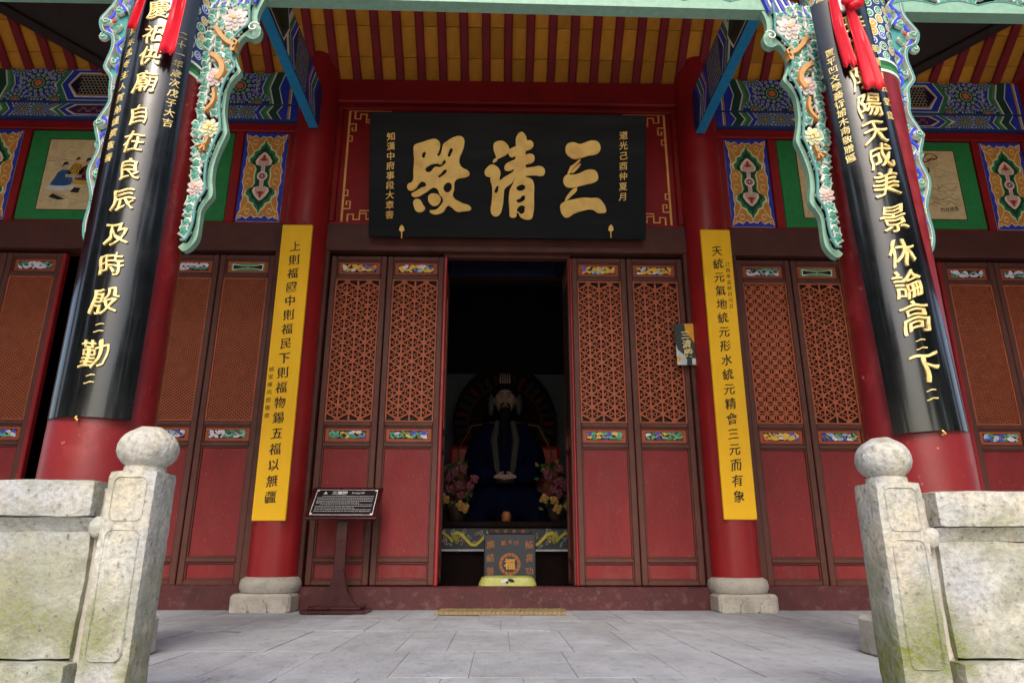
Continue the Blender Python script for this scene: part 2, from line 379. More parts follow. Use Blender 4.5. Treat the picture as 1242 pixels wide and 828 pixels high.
# ---- door leaves ------------------------------------------------------------
LZ0, LZ1 = .185, 3.125
def clipbar(mb, p, q, x0, x1, z0, z1, wd, y0, y1):
    dx, dz = q[0]-p[0], q[1]-p[1]; t0, t1 = 0., 1.
    for pp, qq in ((-dx, p[0]-x0), (dx, x1-p[0]), (-dz, p[1]-z0), (dz, z1-p[1])):
        if abs(pp) < 1e-12:
            if qq < 0: return
        else:
            r = qq/pp
            if pp < 0: t0 = max(t0, r)
            else: t1 = min(t1, r)
    if t0 >= t1: return
    a = (p[0]+t0*dx, p[1]+t0*dz); b = (p[0]+t1*dx, p[1]+t1*dz); l = math.hypot(b[0]-a[0], b[1]-a[1])
    if l < .004: return
    nx, nz = -(b[1]-a[1])/l*wd/2, (b[0]-a[0])/l*wd/2
    c4 = [(a[0]+nx, a[1]+nz), (a[0]-nx, a[1]-nz), (b[0]-nx, b[1]-nz), (b[0]+nx, b[1]+nz)]
    vs = [(x, y0, z) for x, z in c4] + [(x, y1, z) for x, z in c4]
    mb.add(vs, [(0, 1, 2, 3)[::-1], (4, 5, 6, 7), (0, 1, 5, 4), (2, 3, 7, 6), (1, 2, 6, 5), (3, 0, 4, 7)])
def inside(x, z, x0, x1, z0, z1, r=0): return x0+r <= x <= x1-r and z0+r <= z <= z1-r
def lattice(kind, x0, x1, z0, z1):
    m_ = MB(); W_ = x1-x0
    if kind == 'star':
        a = .118; n = 0
        h = a*math.sqrt(3)/2
        for ang, y in ((90, -.004), (30, -.005), (150, -.006)):
            t = math.radians(ang); d = (math.cos(t), math.sin(t)); nn = (-d[1], d[0])
            for k in range(-26, 27):
                o_ = (x0+W_/2+nn[0]*k*h, (z0+z1)/2+nn[1]*k*h)
                clipbar(m_, (o_[0]-3*d[0], o_[1]-3*d[1]), (o_[0]+3*d[0], o_[1]+3*d[1]), x0, x1, z0, z1, .0155, y, .006)
        # nodes: vertical a, columns h apart
        for i in range(-4, 5):
            for j in range(-9, 10):
                cx = x0+W_/2+i*h; cz = (z0+z1)/2+j*a+(a/2 if i % 2 else 0)
                if inside(cx, cz, x0, x1, z0, z1, .0):
                    pts = []
                    for k in range(12):
                        r = .036 if k % 2 == 0 else .021; t = PI/6*k+PI/2
                        pts.append((min(max(cx+r*math.cos(t), x0), x1), min(max(cz+r*math.sin(t), z0), z1)))
                    m_.prism(pts, -.009, .006)
                for dz in (-1, 1):          # ring in each triangle
                    tx = cx+h*2/3*.5+h/6; tz = cz
                    tx = cx+(h*2/3 if dz > 0 else h/3); tz = cz+(0 if dz > 0 else a/2)
                    if dz > 0: tx, tz = cx+h*2/3, cz+a/2*0
                    if dz > 0: tx, tz = cx+h/3*2, cz
                    if inside(tx, tz, x0, x1, z0, z1, .02):
                        m_2 = circ(tx, tz, .0155, 8)
                        for k in range(8): clipbar(m_, m_2[k], m_2[(k+1) % 8], x0, x1, z0, z1, .008, -.003, .006)
                        for k in range(3):
                            t = (PI/3*(2*k+1) if dz < 0 else PI/3*2*k)+0
                            clipbar(m_, (tx+.0155*math.cos(t), tz+.0155*math.sin(t)), (tx+.036*math.cos(t), tz+.036*math.sin(t)), x0, x1, z0, z1, .010, -.0025, .006)
    elif kind == 'fine':
        a = .037; b = .029
        for sgn, y in ((1, -.004), (-1, -.005)):
            for k in range(-70, 90):
                zc = z0+k*b
                clipbar(m_, (x0-1, zc-sgn*1*b/a*1.0), (x0+1, zc+sgn*1*b/a*1.0), x0, x1, z0, z1, .0072, y, .006)
        for i in range(int(W_/a)+1):
            for j in range(int((z1-z0)/b)+1):
                cx = x0+i*a; cz = z0+j*b
                if inside(cx, cz, x0, x1, z0, z1, .004) and False: pass
    elif kind == 'diag':
        a = .046; b = .022
        for sgn, y in ((1, -.004), (-1, -.005)):
            for k in range(-60, 150):
                zc = z0+k*b
                clipbar(m_, (x0-1, zc-sgn*b/a*1.0), (x0+1, zc+sgn*b/a*1.0), x0, x1, z0, z1, .0055, y, .01)
    elif kind == 'ring':
        n = 5; a = W_/ (n-.5)
        nz = int((z1-z0)/a)+1
        for i in range(-nz, 2*nz):
            for sgn, y in ((1, -.004), (-1, -.005)):
                zc = z0+i*a
                clipbar(m_, (x0-1, zc-sgn*1), (x0+1, zc+sgn*1), x0, x1, z0, z1, .016, y, .012)
        for i in range(nz+1): clipbar(m_, (x0, z0+(i+.0)*a), (x1, z0+(i+.0)*a), x0, x1, z0, z1, .010, -.0035, .012)
        for i in range(n+1): clipbar(m_, (x0+i*a, z0), (x0+i*a, z1), x0, x1, z0, z1, .009, -.0032, .012)
        for i in range(n):
            for j in range(nz):
                cx = x0+(i+.5)*a; cz = z0+(j+.5)*a
                if inside(cx, cz, x0, x1, z0, z1, .03):
                    pts = circ(cx, cz, .026, 10); m_.prism(pts, -.008, .01)
    return m_
LC = [S(96, 178, 150), S(60, 140, 110), S(236, 190, 70), S(222, 214, 230), S(70, 80, 190), S(150, 190, 220), S(226, 130, 50), S(40, 110, 80)]
def leafpts(cx, cy, L, Wd, a):
    P_ = [(0, 0), (.18, .42), (.4, .3), (.55, .62), (.72, .3), (1, 0), (.72, -.3), (.55, -.62), (.4, -.3), (.18, -.42)]
    return [(cx+(x*L)*math.cos(a)-(y*Wd)*math.sin(a), cy+(x*L)*math.sin(a)+(y*Wd)*math.cos(a)) for x, y in P_]
def ovalpts(cx, cy, L, Wd, a, n=9):
    return [(cx+L*math.cos(t)*math.cos(a)-Wd*math.sin(t)*math.sin(a), cy+L*math.cos(t)*math.sin(a)+Wd*math.sin(t)*math.cos(a)) for t in [2*PI*i/n for i in range(n)]]
def carved_insert(style, x0, x1, z0, z1, y, rnd):
    """brightly painted openwork insert, w/ a black ground"""
    p = MB(lambda u, v, w_: (u, y-w_, v)); W_, Hh = x1-x0, z1-z0
    if style == 'gourd':
        p.poly([(x0, z0), (x1, z0), (x1, z1), (x0, z1)], S(92, 150, 96), .001)
        cx, cz = (x0+x1)/2, (z0+z1)/2; pts = []; N_ = 36
        for k in range(N_):
            t = 2*PI*k/N_; ux = math.cos(t); r = .10+.26*abs(ux)**2.2*(1 if abs(ux) < .93 else .8)
            pts.append((cx+ux*W_*.43, cz+math.copysign(r, math.sin(t))*Hh*(1 if abs(math.sin(t)) > .12 else .4)))
        p.poly([(cx+(a-cx)*1.06, cz+(b-cz)*1.45) for a, b in pts], S(226, 236, 220), .002); p.poly(pts, S(14, 12, 12), .003)
        p.dome(circ(cx, cz, .011, 4), S(226, 236, 220), S(30, 30, 30), .003, .003)
        return p
    p.poly([(x0, z0), (x1, z0), (x1, z1), (x0, z1)], S(20, 14, 16), .001)
    pal = {'leaf': [0, 1, 2, 3, 4, 0, 1], 'gold': [2, 2, 6, 3, 4, 5, 2], 'white': [3, 3, 0, 1, 7, 3], 'purple': [4, 4, 3, 0, 1, 5]}[style]
    nx = 7
    for i in range(nx):
        for j in range(2):
            cx = x0+(i+.5)/nx*W_+rnd.uniform(-.006, .006); cz = z0+(j+.5)/2*Hh+rnd.uniform(-.006, .006)
            cc = LC[pal[rnd.randrange(len(pal))]]; rim = tuple(min(1, c*1.2+.1) for c in cc)
            a = rnd.uniform(-.9, .9); L = rnd.uniform(.026, .04); Q = rnd.uniform(.4, .62)*L
            q = leafpts(cx-L*.8*math.cos(a), cz-L*.8*math.sin(a), L*1.7, Q*1.5, a) if rnd.random() < .5 else ovalpts(cx, cz, L, Q, a)
            q = [(min(max(u, x0+.002), x1-.002), min(max(v, z0+.002), z1-.002)) for u, v in q]
            p.dome(q, rim, cc, .001+.0015*((i+j) % 3), .007)
    pts = [(x0+W_*k/10, z0+Hh*(.5+.3*math.sin(k*1.9+rnd.random()))) for k in range(11)]
    p.strip(pts, .009, LC[2] if style != 'white' else LC[3], .003, .005)
    if style in ('gold',):
        p.strip([(x0+W_*k/8, z0+Hh*(.5+.28*math.sin(k*1.5+2))) for k in range(1, 8)], .024, LC[2], .004, .008)
    return p
def door_leaf(x0, wd, kind, top, mid, seed, depth=.055, fullframe=True):
    """one leaf: frame > lattice, carved inserts, boards.  local origin at its bottom-left-front"""
    rnd = random.Random(seed)
    f = MB(); sw = .052
    f.box(0, sw, 0, depth, 0, LZ1-LZ0, ch=.006); f.box(wd-sw, wd, 0, depth, 0, LZ1-LZ0, ch=.006)
    Z = lambda z: z-LZ0
    rails = [(3.085, 3.125), (2.895, 2.935), (1.505, 1.545), (1.325, 1.36), (.365, .40), (.185, .225)]
    for a, b in rails: f.box(sw, wd-sw, .002, depth-.002, Z(a), Z(b), ch=.006)
    # mouldings round each field
    for a, b in ((2.935, 3.085), (1.36, 1.505), (.40, 1.325), (.225, .365)):
        g = .013
        f.box(sw, sw+g, .012, depth-.01, Z(a), Z(b), ch=.003); f.box(wd-sw-g, wd-sw, .012, depth-.01, Z(a), Z(b), ch=.003)
        f.box(sw+g, wd-sw-g, .012, depth-.01, Z(a), Z(a)+g, ch=.003); f.box(sw+g, wd-sw-g, .012, depth-.01, Z(b)-g, Z(b), ch=.003)
    o = f.build('door_leaf', MT['frame'], H); o.location = (x0, WY+.012, LZ0)
    i0, i1 = sw+.013, wd-sw-.013
    for a, b in ((.413, 1.312), (.238, .352)):
        m_ = MB(); m_.box(i0, i1, .026, depth-.016, Z(a), Z(b), ch=.002); m_.build('red_board', MT['panel'], o)
    for (a, b, sty) in ((2.948, 3.072, top), (1.373, 1.492, mid)):
        m_ = MB(); m_.box(i0, i1, .028, depth-.016, Z(a), Z(b), ch=.002); k = m_.build('inset_board', MT['inset'], o)
        ins = carved_insert(sty, i0+.034, i1-.034, Z(a)+.024, Z(b)-.024, .027, rnd); c = ins.build('carved_panel', MT['carve'], o)
    l0, l1 = sw, wd-sw; g = .013; fr = MB()
    za, zb = Z(1.545), Z(2.895)
    fr.box(l0, l0+g, .008, .03, za, zb, ch=.002); fr.box(l1-g, l1, .008, .03, za, zb, ch=.002)
    fr.box(l0+g, l1-g, .008, .03, za, za+g, ch=.002); fr.box(l0+g, l1-g, .008, .03, zb-g, zb, ch=.002)
    fr.build('lattice_frame', MT['orange'], o)
    lt = lattice(kind, l0+g, l1-g, za+g, zb-g).build('lattice', MT['orange'], o); lt.location = (0, .024, 0)
    bk = MB(); bk.box(l0+.004, l1-.004, .05, .054, za+.004, zb-.004); bk.build('dark_backing', MT['darkwood'], o)  # dark sheet standing in for the unlit room behind the lattice holes
    return o
door_leaf(-1.655, .52, 'star', 'gold', 'leaf', 1); door_leaf(-1.125, .53, 'star', 'gold', 'leaf', 2)
door_leaf(.612, .515, 'star', 'gold', 'leaf', 3); door_leaf(1.135, .53, 'star', 'gold', 'leaf', 4)
door_leaf(-2.70, .515, 'fine', 'gourd', 'white', 5); door_leaf(-3.225, .515, 'fine', 'white', 'purple', 6)
door_leaf(2.185, .515, 'ring', 'white', 'gold', 7); door_leaf(2.71, .515, 'star', 'gourd', 'purple', 8)
door_leaf(-4.68, .515, 'fine', 'white', 'leaf', 9); door_leaf(-5.2, .515, 'fine', 'leaf', 'leaf', 10)
door_leaf(4.165, .515, 'diag', 'white', 'purple', 11); door_leaf(4.685, .515, 'diag', 'white', 'purple', 12)
def opened(xh, seed, kind='star'):           # leaf swung 90 degrees into the hall, edge towards us
    s = 1 if xh > 0 else -1
    o = door_leaf(0, .52, kind, 'leaf', 'leaf', seed); o.rotation_euler = (0, 0, PI/2); o.location = (xh+(.0275), WY+.03, LZ0)
for xh, sd_ in ((-.605, 21), (.6, 22), (-3.245, 23), (3.245, 24)): opened(xh, sd_)
# bright red jamb strips beside the openings
for x0, x1 in ((-.594, -.562), (.588, .61), (-4.165, -4.125), (-3.262, -3.228), (3.228, 3.262), (4.125, 4.165)):
    bx('jamb_strip', MT['red'], H, x0, x1, 5.995, 6.06, .18, 3.12, ch=.008)

# ---- upper wall -------------------------------------------------------------
bx('wall_board', MT['dred'], H, -1.78, 1.78, 6.03, 6.13, 3.43, 4.78, ch=0)
for a in ((-1.75, 1.75, 3.43, 3.475), (-1.75, 1.75, 4.735, 4.78)): bx('rail', MT['dred'], H, a[0], a[1], 5.99, 6.035, a[2], a[3], ch=.008)
for s in (-1, 1):
    bx('wall_stile', MT['dred'], H, s*1.66, s*1.755, 5.985, 6.035, 3.475, 4.735, ch=.008)
bx('cap_beam', MT['dred'], H, -1.8, 1.8, 5.93, 6.15, 4.78, 5.05, ch=.015)
# gold fret border
frf = lambda u, v, w_: (u, 6.029-w_, v); GC = S(244, 176, 96)
def fret(sx, sz, q=1.35):
    fx = lambda u: sx*(1.60-u); fz = lambda v: 4.105+sz*(.635-v); sA = lambda pts, wd=.016: fr.strip([(fx(a), fz(b)) for a, b in pts], wd*q, GC, .001, .0)
    sA([(0, 0), (.42, 0)]); sA([(0, .008), (0, .64)])
    sA([(.055, .0), (.055, .10), (.11, .10), (.11, .045), (.17, .045), (.17, .11), (.235, .11), (.235, .05), (.36, .05)], .013)
    sA([(.0, .16), (.07, .16), (.07, .24), (.035, .24), (.035, .20)], .013); sA([(0, .3), (.04, .3), (.04, .36), (0, .36)], .011)
    sA([(.17, .11), (.17, .14), (.3, .14), (.3, .05)], .011)
for sx in (-1, 1):
    fr = MB(frf)
    for sz in (-1, 1): fret(sx, sz)
    fr.build('gold_fret_border', MT['paint'], H)

CREAM = S(236, 222, 190)
def motif_panel(x0, x1, z0, z1):
    """ornamental painted panel: blue ground, ochre foliage, green field, ruyi heads"""
    b = MB(); b.box(x0, x1, 5.975, 6.04, z0, z1, ch=.006); fr_ = b.build('motif_panel', MT['paint'], H)
    for poly_ in fr_.data.color_attributes: pass
    W_, Hh = x1-x0, z1-z0; cx = (x0+x1)/2; cz = (z0+z1)/2
    p = MB(lambda u, v, w_: (cx+u*W_/2, 5.974-w_, cz+v*Hh/2))
    def sym(pts): return [(a, b_) for a, b_ in pts] + [(a, -b_) for a, b_ in pts[::-1]] + [(-a, -b_) for a, b_ in pts] + [(-a, b_) for a, b_ in pts[::-1]]
    p.poly([(-1, -1), (1, -1), (1, 1), (-1, 1)], S(44, 60, 168), .0004)
    oc = [(0, .9), (.18, .93), (.3, .86), (.5, .95), (.7, .9), (.96, .98), (.93, .86), (.84, .74), (.86, .6), (.78, .5), (.84, .38), (.8, .25), (.9, .12), (.86, .02)]
    q = sym(oc); p.poly([(a*1.0, b_) for a, b_ in q], S(232, 206, 178), .0010); p.poly([(a*.95, b_*.975) for a, b_ in q], S(206, 136, 56), .0016)
    gr = [(0, .84), (.07, .74), (.2, .68), (.26, .6), (.45, .56), (.5, .46), (.66, .40), (.62, .3), (.42, .26), (.3, .16), (.34, .04)]
    q = sym(gr); p.poly([(a*1.12+.02*(1 if a > 0 else -1), b_*1.05) for a, b_ in q], S(216, 214, 160), .0022)
    p.poly(q, S(40, 120, 70), .0028); p.poly([(a*.82, b_*.9) for a, b_ in q], S(14, 62, 40), .0034)
    for s in (-1, 1):
        ru = [(.09, s*.1), (.09, s*.28), (.2, s*.24), (.34, s*.26), (.38, s*.34), (.26, s*.44), (.1, s*.52), (0, s*.55)]
        ru2 = ru + [(-a, b_) for a, b_ in ru[::-1][1:]]
        p.poly(ru2, S(236, 206, 180), .0040); p.poly([(a*.72, s*.1+(b_-s*.1)*.9) for a, b_ in ru2], S(206, 168, 150), .0046)
        p.poly([(-.2, s*.36), (0, s*.34), (.2, s*.36), (.08, s*.4), (.04, s*.46), (0, s*.5), (-.04, s*.46), (-.08, s*.4)], S(170, 30, 34), .0052)
        for t in (-1, 1):
            p.strip([(s*(.86-.1*k), t*(.8-.02*k*k)) for k in range(5)], .03, S(238, 200, 130), .0022)
            p.strip([(s*.62+.14*math.cos(k), t*.12+.07*math.sin(k)) for k in range(6)], .03, S(226, 190, 120), .0044)
            p.strip([(s*.5+.12*math.cos(k*1.1), t*.78+.06*math.sin(k*1.1)) for k in range(6)], .03, S(238, 200, 140), .0023)
            p.strip([(s*.78+.06*math.cos(k*1.1), t*.9+.03*math.sin(k*1.1)) for k in range(6)], .025, S(238, 200, 140), .0024)
    asp = W_/Hh
    p.poly([(a, b_*asp) for a, b_ in circ(0, 0, .24, 16)], S(236, 206, 180), .0058); p.poly([(a, b_*asp) for a, b_ in circ(0, 0, .17, 16)], S(196, 120, 90), .0062)
    p.poly([(a, b_*asp) for a, b_ in circ(0, 0, .1, 12)], S(60, 60, 150), .0066); p.poly([(a, b_*asp) for a, b_ in circ(0, 0, .045, 8)], S(240, 236, 230), .007)
    p.build('ornament', MT['paint'], fr_)
    return fr_
def picture_panel(x0, x1, z0, z1, left):
    b = MB(); b.box(x0, x1, 5.975, 6.04, z0, z1, ch=.006, c=S(40, 128, 66)); g = b.build('picture_panel', MT['paint'], H)
    a0, a1, c0, c1 = x0+.19, x1-.19, z0+.105, z1-.105
    p = MB(lambda u, v, w_: (a0+u*(a1-a0), 5.974-w_, c0+v*(c1-c0)))
    p.poly([(-.006, -.012), (1.006, -.012), (1.006, 1.012), (-.006, 1.012)], S(60, 44, 26), .0005)
    p.poly([(0, 0), (1, 0), (1, 1), (0, 1)], S(214, 186, 136), .001)
    ln = lambda pts, wd, c, w_=.0016: p.strip(pts, wd, c, w_)
    DK = S(60, 50, 44); rnd = random.Random(3 if left else 4)
    def figure(x, y, sc, robe, robe2):
        f = lambda pts: [(x+a*sc*.42, y+b_*sc) for a, b_ in pts]
        p.poly(f([(-.45, 0), (-.3, .3), (-.22, .5), (-.05, .62), (.15, .6), (.3, .48), (.42, .2), (.36, .02), (0, -.06)]), robe, .0018)
        p.poly(f([(-.5, -.02), (.5, -.05), (.62, -.16), (.1, -.22), (-.55, -.18)]), robe2, .0021)
        p.poly(f([(-.08, .6), (-.1, .76), (0, .84), (.12, .78), (.1, .6)]), S(206, 170, 132), .0024)
        p.poly(f([(-.12, .74), (-.08, .9), (.06, .94), (.15, .8), (.04, .82)]), S(30, 24, 22), .0027)
        for k in range(4): ln(f([(-.3+.16*k, .05), (-.22+.14*k, .25), (-.1+.1*k, .5)]), .004, DK, .0026)
        ln(f([(-.45, 0), (-.3, .3), (-.22, .5), (-.05, .62)]), .004, DK, .0029)
    if left:
        figure(.12, .34, .36, S(34, 84, 140), S(206, 204, 200)); figure(.19, .5, .26, S(196, 144, 40), S(190, 170, 150))
        figure(.255, .42, .34, S(110, 34, 34), S(196, 160, 60)); figure(.31, .52, .36, S(60, 50, 60), S(150, 60, 50)); figure(.62, .38, .4, S(60, 70, 66), S(150, 60, 50)); figure(.86, .3, .42, S(180, 60, 40), S(210, 200, 190))
        p.poly([(.06, .17), (.12, .13), (.16, .14), (.11, .19), (.08, .22)], S(36, 30, 28), .0032); p.poly([(.18, .24), (.23, .23), (.24, .3), (.2, .31)], S(36, 30, 28), .0034)
    else:
        ln(smooth([(.74+.02*k, .86+.03*math.sin(k*1.3)) for k in range(8)]), .018, S(140, 60, 40)); ln(smooth([(.80, .88), (.83, .95), (.87, .95), (.89, .9), (.86, .86), (.82, .88)]), .012, S(140, 60, 40))
        ln([(.76, .86), (.75, .76), (.77, .7)], .014, S(140, 60, 40)); ln([(.79, .70), (.795, .76), (.82, .75), (.825, .69), (.80, .67)], .012, DK); ln([(.75, .64), (.77, .6), (.78, .65), (.79, .6)], .014, DK)
        for q in (.3, .22, .45): ln(smooth([(.74+.03*k, q+.03*math.sin(k*2+q*9)) for k in range(9)]), .006, S(120, 96, 66))
        ln([(.86, .5), (.86, .4), (.99, .42)], .005, S(120, 96, 66)); ln([(.88, .5), (.99, .52)], .005, S(120, 96, 66))
        text(p, '竹林雅集', .905, .14, .075, .002, 0, .004, color=DK, ctr=(2.0, .37), xs=.4)
        figure(.4, .4, .4, S(176, 150, 120), S(196, 180, 160))
    for k in range(60):
        x, y = rnd.random()*.9+.05, rnd.random()*.85+.05
        ln([(x, y), (x+rnd.uniform(-.1, .1), y+rnd.uniform(-.03, .08)), (x+rnd.uniform(-.12, .12), y+rnd.uniform(-.06, .08))], .0035, S(140, 112, 80) if rnd.random() < .7 else S(110, 120, 110), .0013+.00002*k)
    for k in range(7):
        q = [(u, v) for u, v in spiral(rnd.uniform(.06, .94), rnd.uniform(.08, .9), .05, rnd.uniform(0, 6), 1.1)]
        q = [(min(.99, max(.01, u)), min(.99, max(.01, v))) for u, v in q]; ln(q, .0035, S(130, 120, 96), .0015)
    p.build('picture', MT['paint'], g)
for s in (-1, 1):
    X = lambda a, b: (min(s*a, s*b), max(s*a, s*b))
    bx('wall_board', MT['dred'], H, *X(2.08, FARX-.1), 6.02, 6.13, 3.43, 5.2, ch=0)
    bx('rail', MT['dred'], H, *X(2.08, 5.3), 5.955, 6.03, 4.435, 4.53, ch=.008)
    bx('rail', MT['dred'], H, *X(2.08, 5.3), 5.965, 6.03, 3.43, 3.445, ch=.004)
    for a, b in ((2.08, 2.165), (2.61, 2.695), (4.69, 4.765), (5.21, 5.3)): bx('wall_stile', MT['dred'], H, *X(a, b), 5.96, 6.03, 3.445, 4.435, ch=.006)
    motif_panel(*X(2.175, 2.6), 3.455, 4.425); motif_panel(*X(4.775, 5.2), 3.455, 4.425)
    picture_panel(*X(2.705, 4.68), 3.455, 4.425, s < 0)

# painted beams over the side bays
def painted_beam(s):
    for (z0, z1, yy, nm) in ((4.53, 4.698, 5.905, 'painted_beam'), (4.702, 5.09, 5.90, 'painted_beam')):
        x0, x1 = (s*2.09, s*5.3) if s > 0 else (-5.3, -2.09)
        b = MB(); b.box(x0, x1, yy, 6.1, z0, z1, ch=.006, c=S(34, 62, 120)); bm = b.build(nm, MT['paint'], H)
        hh = z1-z0-.016; zc = (z0+z1)/2; big = z1-z0 > .3
        p = MB(lambda u, v, w_: (s*(BAYC-u) if True else 0, yy-.001-w_, zc+v)); half = hh/2
        # u = 0 at bay centre, positive towards the central bay; mirrored for the outer half
        BL, GN, CR, OR, DG = S(44, 62, 180), S(58, 128, 80), S(232, 230, 214), S(226, 124, 50), S(36, 76, 56)
        for m in (1, -1):
            U = lambda pts: [(m*a, b_) for a, b_ in pts]
            # chevron-ended bands from the end inwards
            edge = 1.60
            def chev(u, pts=9, amp=.05):
                return [(u-amp*(1-abs(2*k/(pts-1)-1)*1.0), -half+2*half*k/(pts-1)) for k in range(pts)]
            seq = [(1.60, BL), (1.53, CR), (1.52, S(200, 150, 60)), (1.50, BL), (1.45, CR), (1.44, DG), (1.36, CR), (1.345, S(90, 150, 90)), (1.32, GN), (1.28, CR), (1.27, BL), (1.22, CR)]
            for k, (u, cc) in enumerate(seq):
                u2 = seq[k+1][0] if k+1 < len(seq) else 1.21
                a = chev(u) if u < 1.47 else [(u, -half), (u, half)]; b_ = chev(u2) if u2 < 1.47 else [(u2, -half), (u2, half)]
                p.poly(U(a + b_[::-1]), cc, .0006)
            # rosette field
            q0, q1 = 1.19, .78
            if big: ros = [(1.0, .02, .17), (.80, half, .15), (1.19, -half, .13), (1.19, half, .10), (.80, -half, .13)]
            else: ros = [(1.10, 0, .08), (.94, 0, .08), (.80, 0, .07)]
            rnd = random.Random(11)
            n_ = int((q0-q1+.08)/.034)
            for i in range(n_):
                for j in range(round(2*half/.031)):
                    u = q1-.05+i*.034+(.017 if j % 2 else 0); v = -half+(j+.5)*2*half/round(2*half/.031)
                    if any(math.hypot(u-r[0], v-r[1]) < r[2] for r in ros): continue
                    p.poly(circ(m*u, v, .0155, 7), [S(40, 66, 180), GN, S(60, 130, 110)][(i+2*j) % 3], .0008)
                    p.strip(spiral(m*u, v, .0135, rnd.uniform(0, 6), 1.1, 1, 7), .005, S(226, 228, 196), .0012)
            for (ru, rv, rr) in ros:
                def inb(pts): return all(abs(b_) <= half+.001 for a, b_ in pts)
                def cl(pts): return [(a, min(half, max(-half, b_))) for a, b_ in pts]
                p.poly(cl(circ(m*ru, rv, rr, 28)), S(206, 200, 160), .0016); p.poly(cl(circ(m*ru, rv, rr*.97, 28)), S(26, 40, 90), .002)
                for ring, (k, nn, cc) in enumerate(((.83, 16, S(50, 76, 190)), (.56, 11, S(60, 130, 80)), )):
                    for i in range(nn):
                        t = 2*PI*i/nn; u, v = m*ru+rr*k*math.cos(t), rv+rr*k*math.sin(t); r = rr*.15
                        if abs(v) > half-r*.6: continue
                        p.poly(circ(u, v, r, 8), cc, .0024); p.strip(spiral(u, v, r*.85, t, 1.1, 1, 7), r*.28, S(216, 216, 200), .0028)
                for k, cc in ((.36, S(206, 206, 190)), (.32, S(70, 90, 60))): p.poly(cl(circ(m*ru, rv, rr*k, 14)), cc, .0032 if k > .33 else .0036)
                if abs(rv) < half*.9 or True:
                    pts = [(m*ru+rr*(.26 if k % 2 else .17)*math.cos(PI/6*k), rv+rr*(.26 if k % 2 else .17)*math.sin(PI/6*k)) for k in range(12)]
                    p.poly(cl(pts), OR, .004)
        # central cartouche
        e = .80 if big else .78
        def hexa(k, dx): 
            q = half*k; return [(-(e-dx), 0), (-(e-dx-.09), q), ((e-dx-.09), q), ((e-dx), 0), ((e-dx-.09), -q), (-(e-dx-.09), -q)]
        p.poly([(-.84, 0), (-.7, half), (.7, half), (.84, 0), (.7, -half), (-.7, -half)], CR, .0044)
        p.poly(hexa(1, -.02), GN, .0048); p.poly(hexa(.97, .03), CR, .0052); p.poly(hexa(.93, .04), BL, .0056)
        p.poly(hexa(.78, .10), CR, .006); p.poly(hexa(.70, .115), S(214, 150, 80), .0064)
        p.poly(hexa(.64, .125), S(24, 20, 46) if big else S(60, 34, 90), .0068)
        ph = half*.62; ue = e-.23
        if big:
            n1 = int(2*ue/.036)
            for i in range(n1+1):
                for j in range(int(2*ph/.032)+1):
                    u = -ue+i*.036+(.018 if j % 2 else 0); v = -ph+.01+j*.032
                    for t in (PI/2, PI/2+2*PI/3, PI/2-2*PI/3):
                        p.strip([(u, v), (u+.017*math.cos(t), v+.017*math.sin(t)), (u+.017*math.cos(t)+.009*math.cos(t+1), v+.017*math.sin(t)+.009*math.sin(t+1))], .0045, S(206, 190, 140), .0072)
        else:
            for i in range(int(2*ue/.05)):
                u = -ue+i*.05; p.strip([(u+.05*k/6, .6*ph*math.sin(2*PI*k/6*(1 if i % 2 else -1))) for k in range(7)], .006, S(200, 130, 70), .0072)
        p.build('painting', MT['paint'], bm)
painted_beam(-1); painted_beam(1)

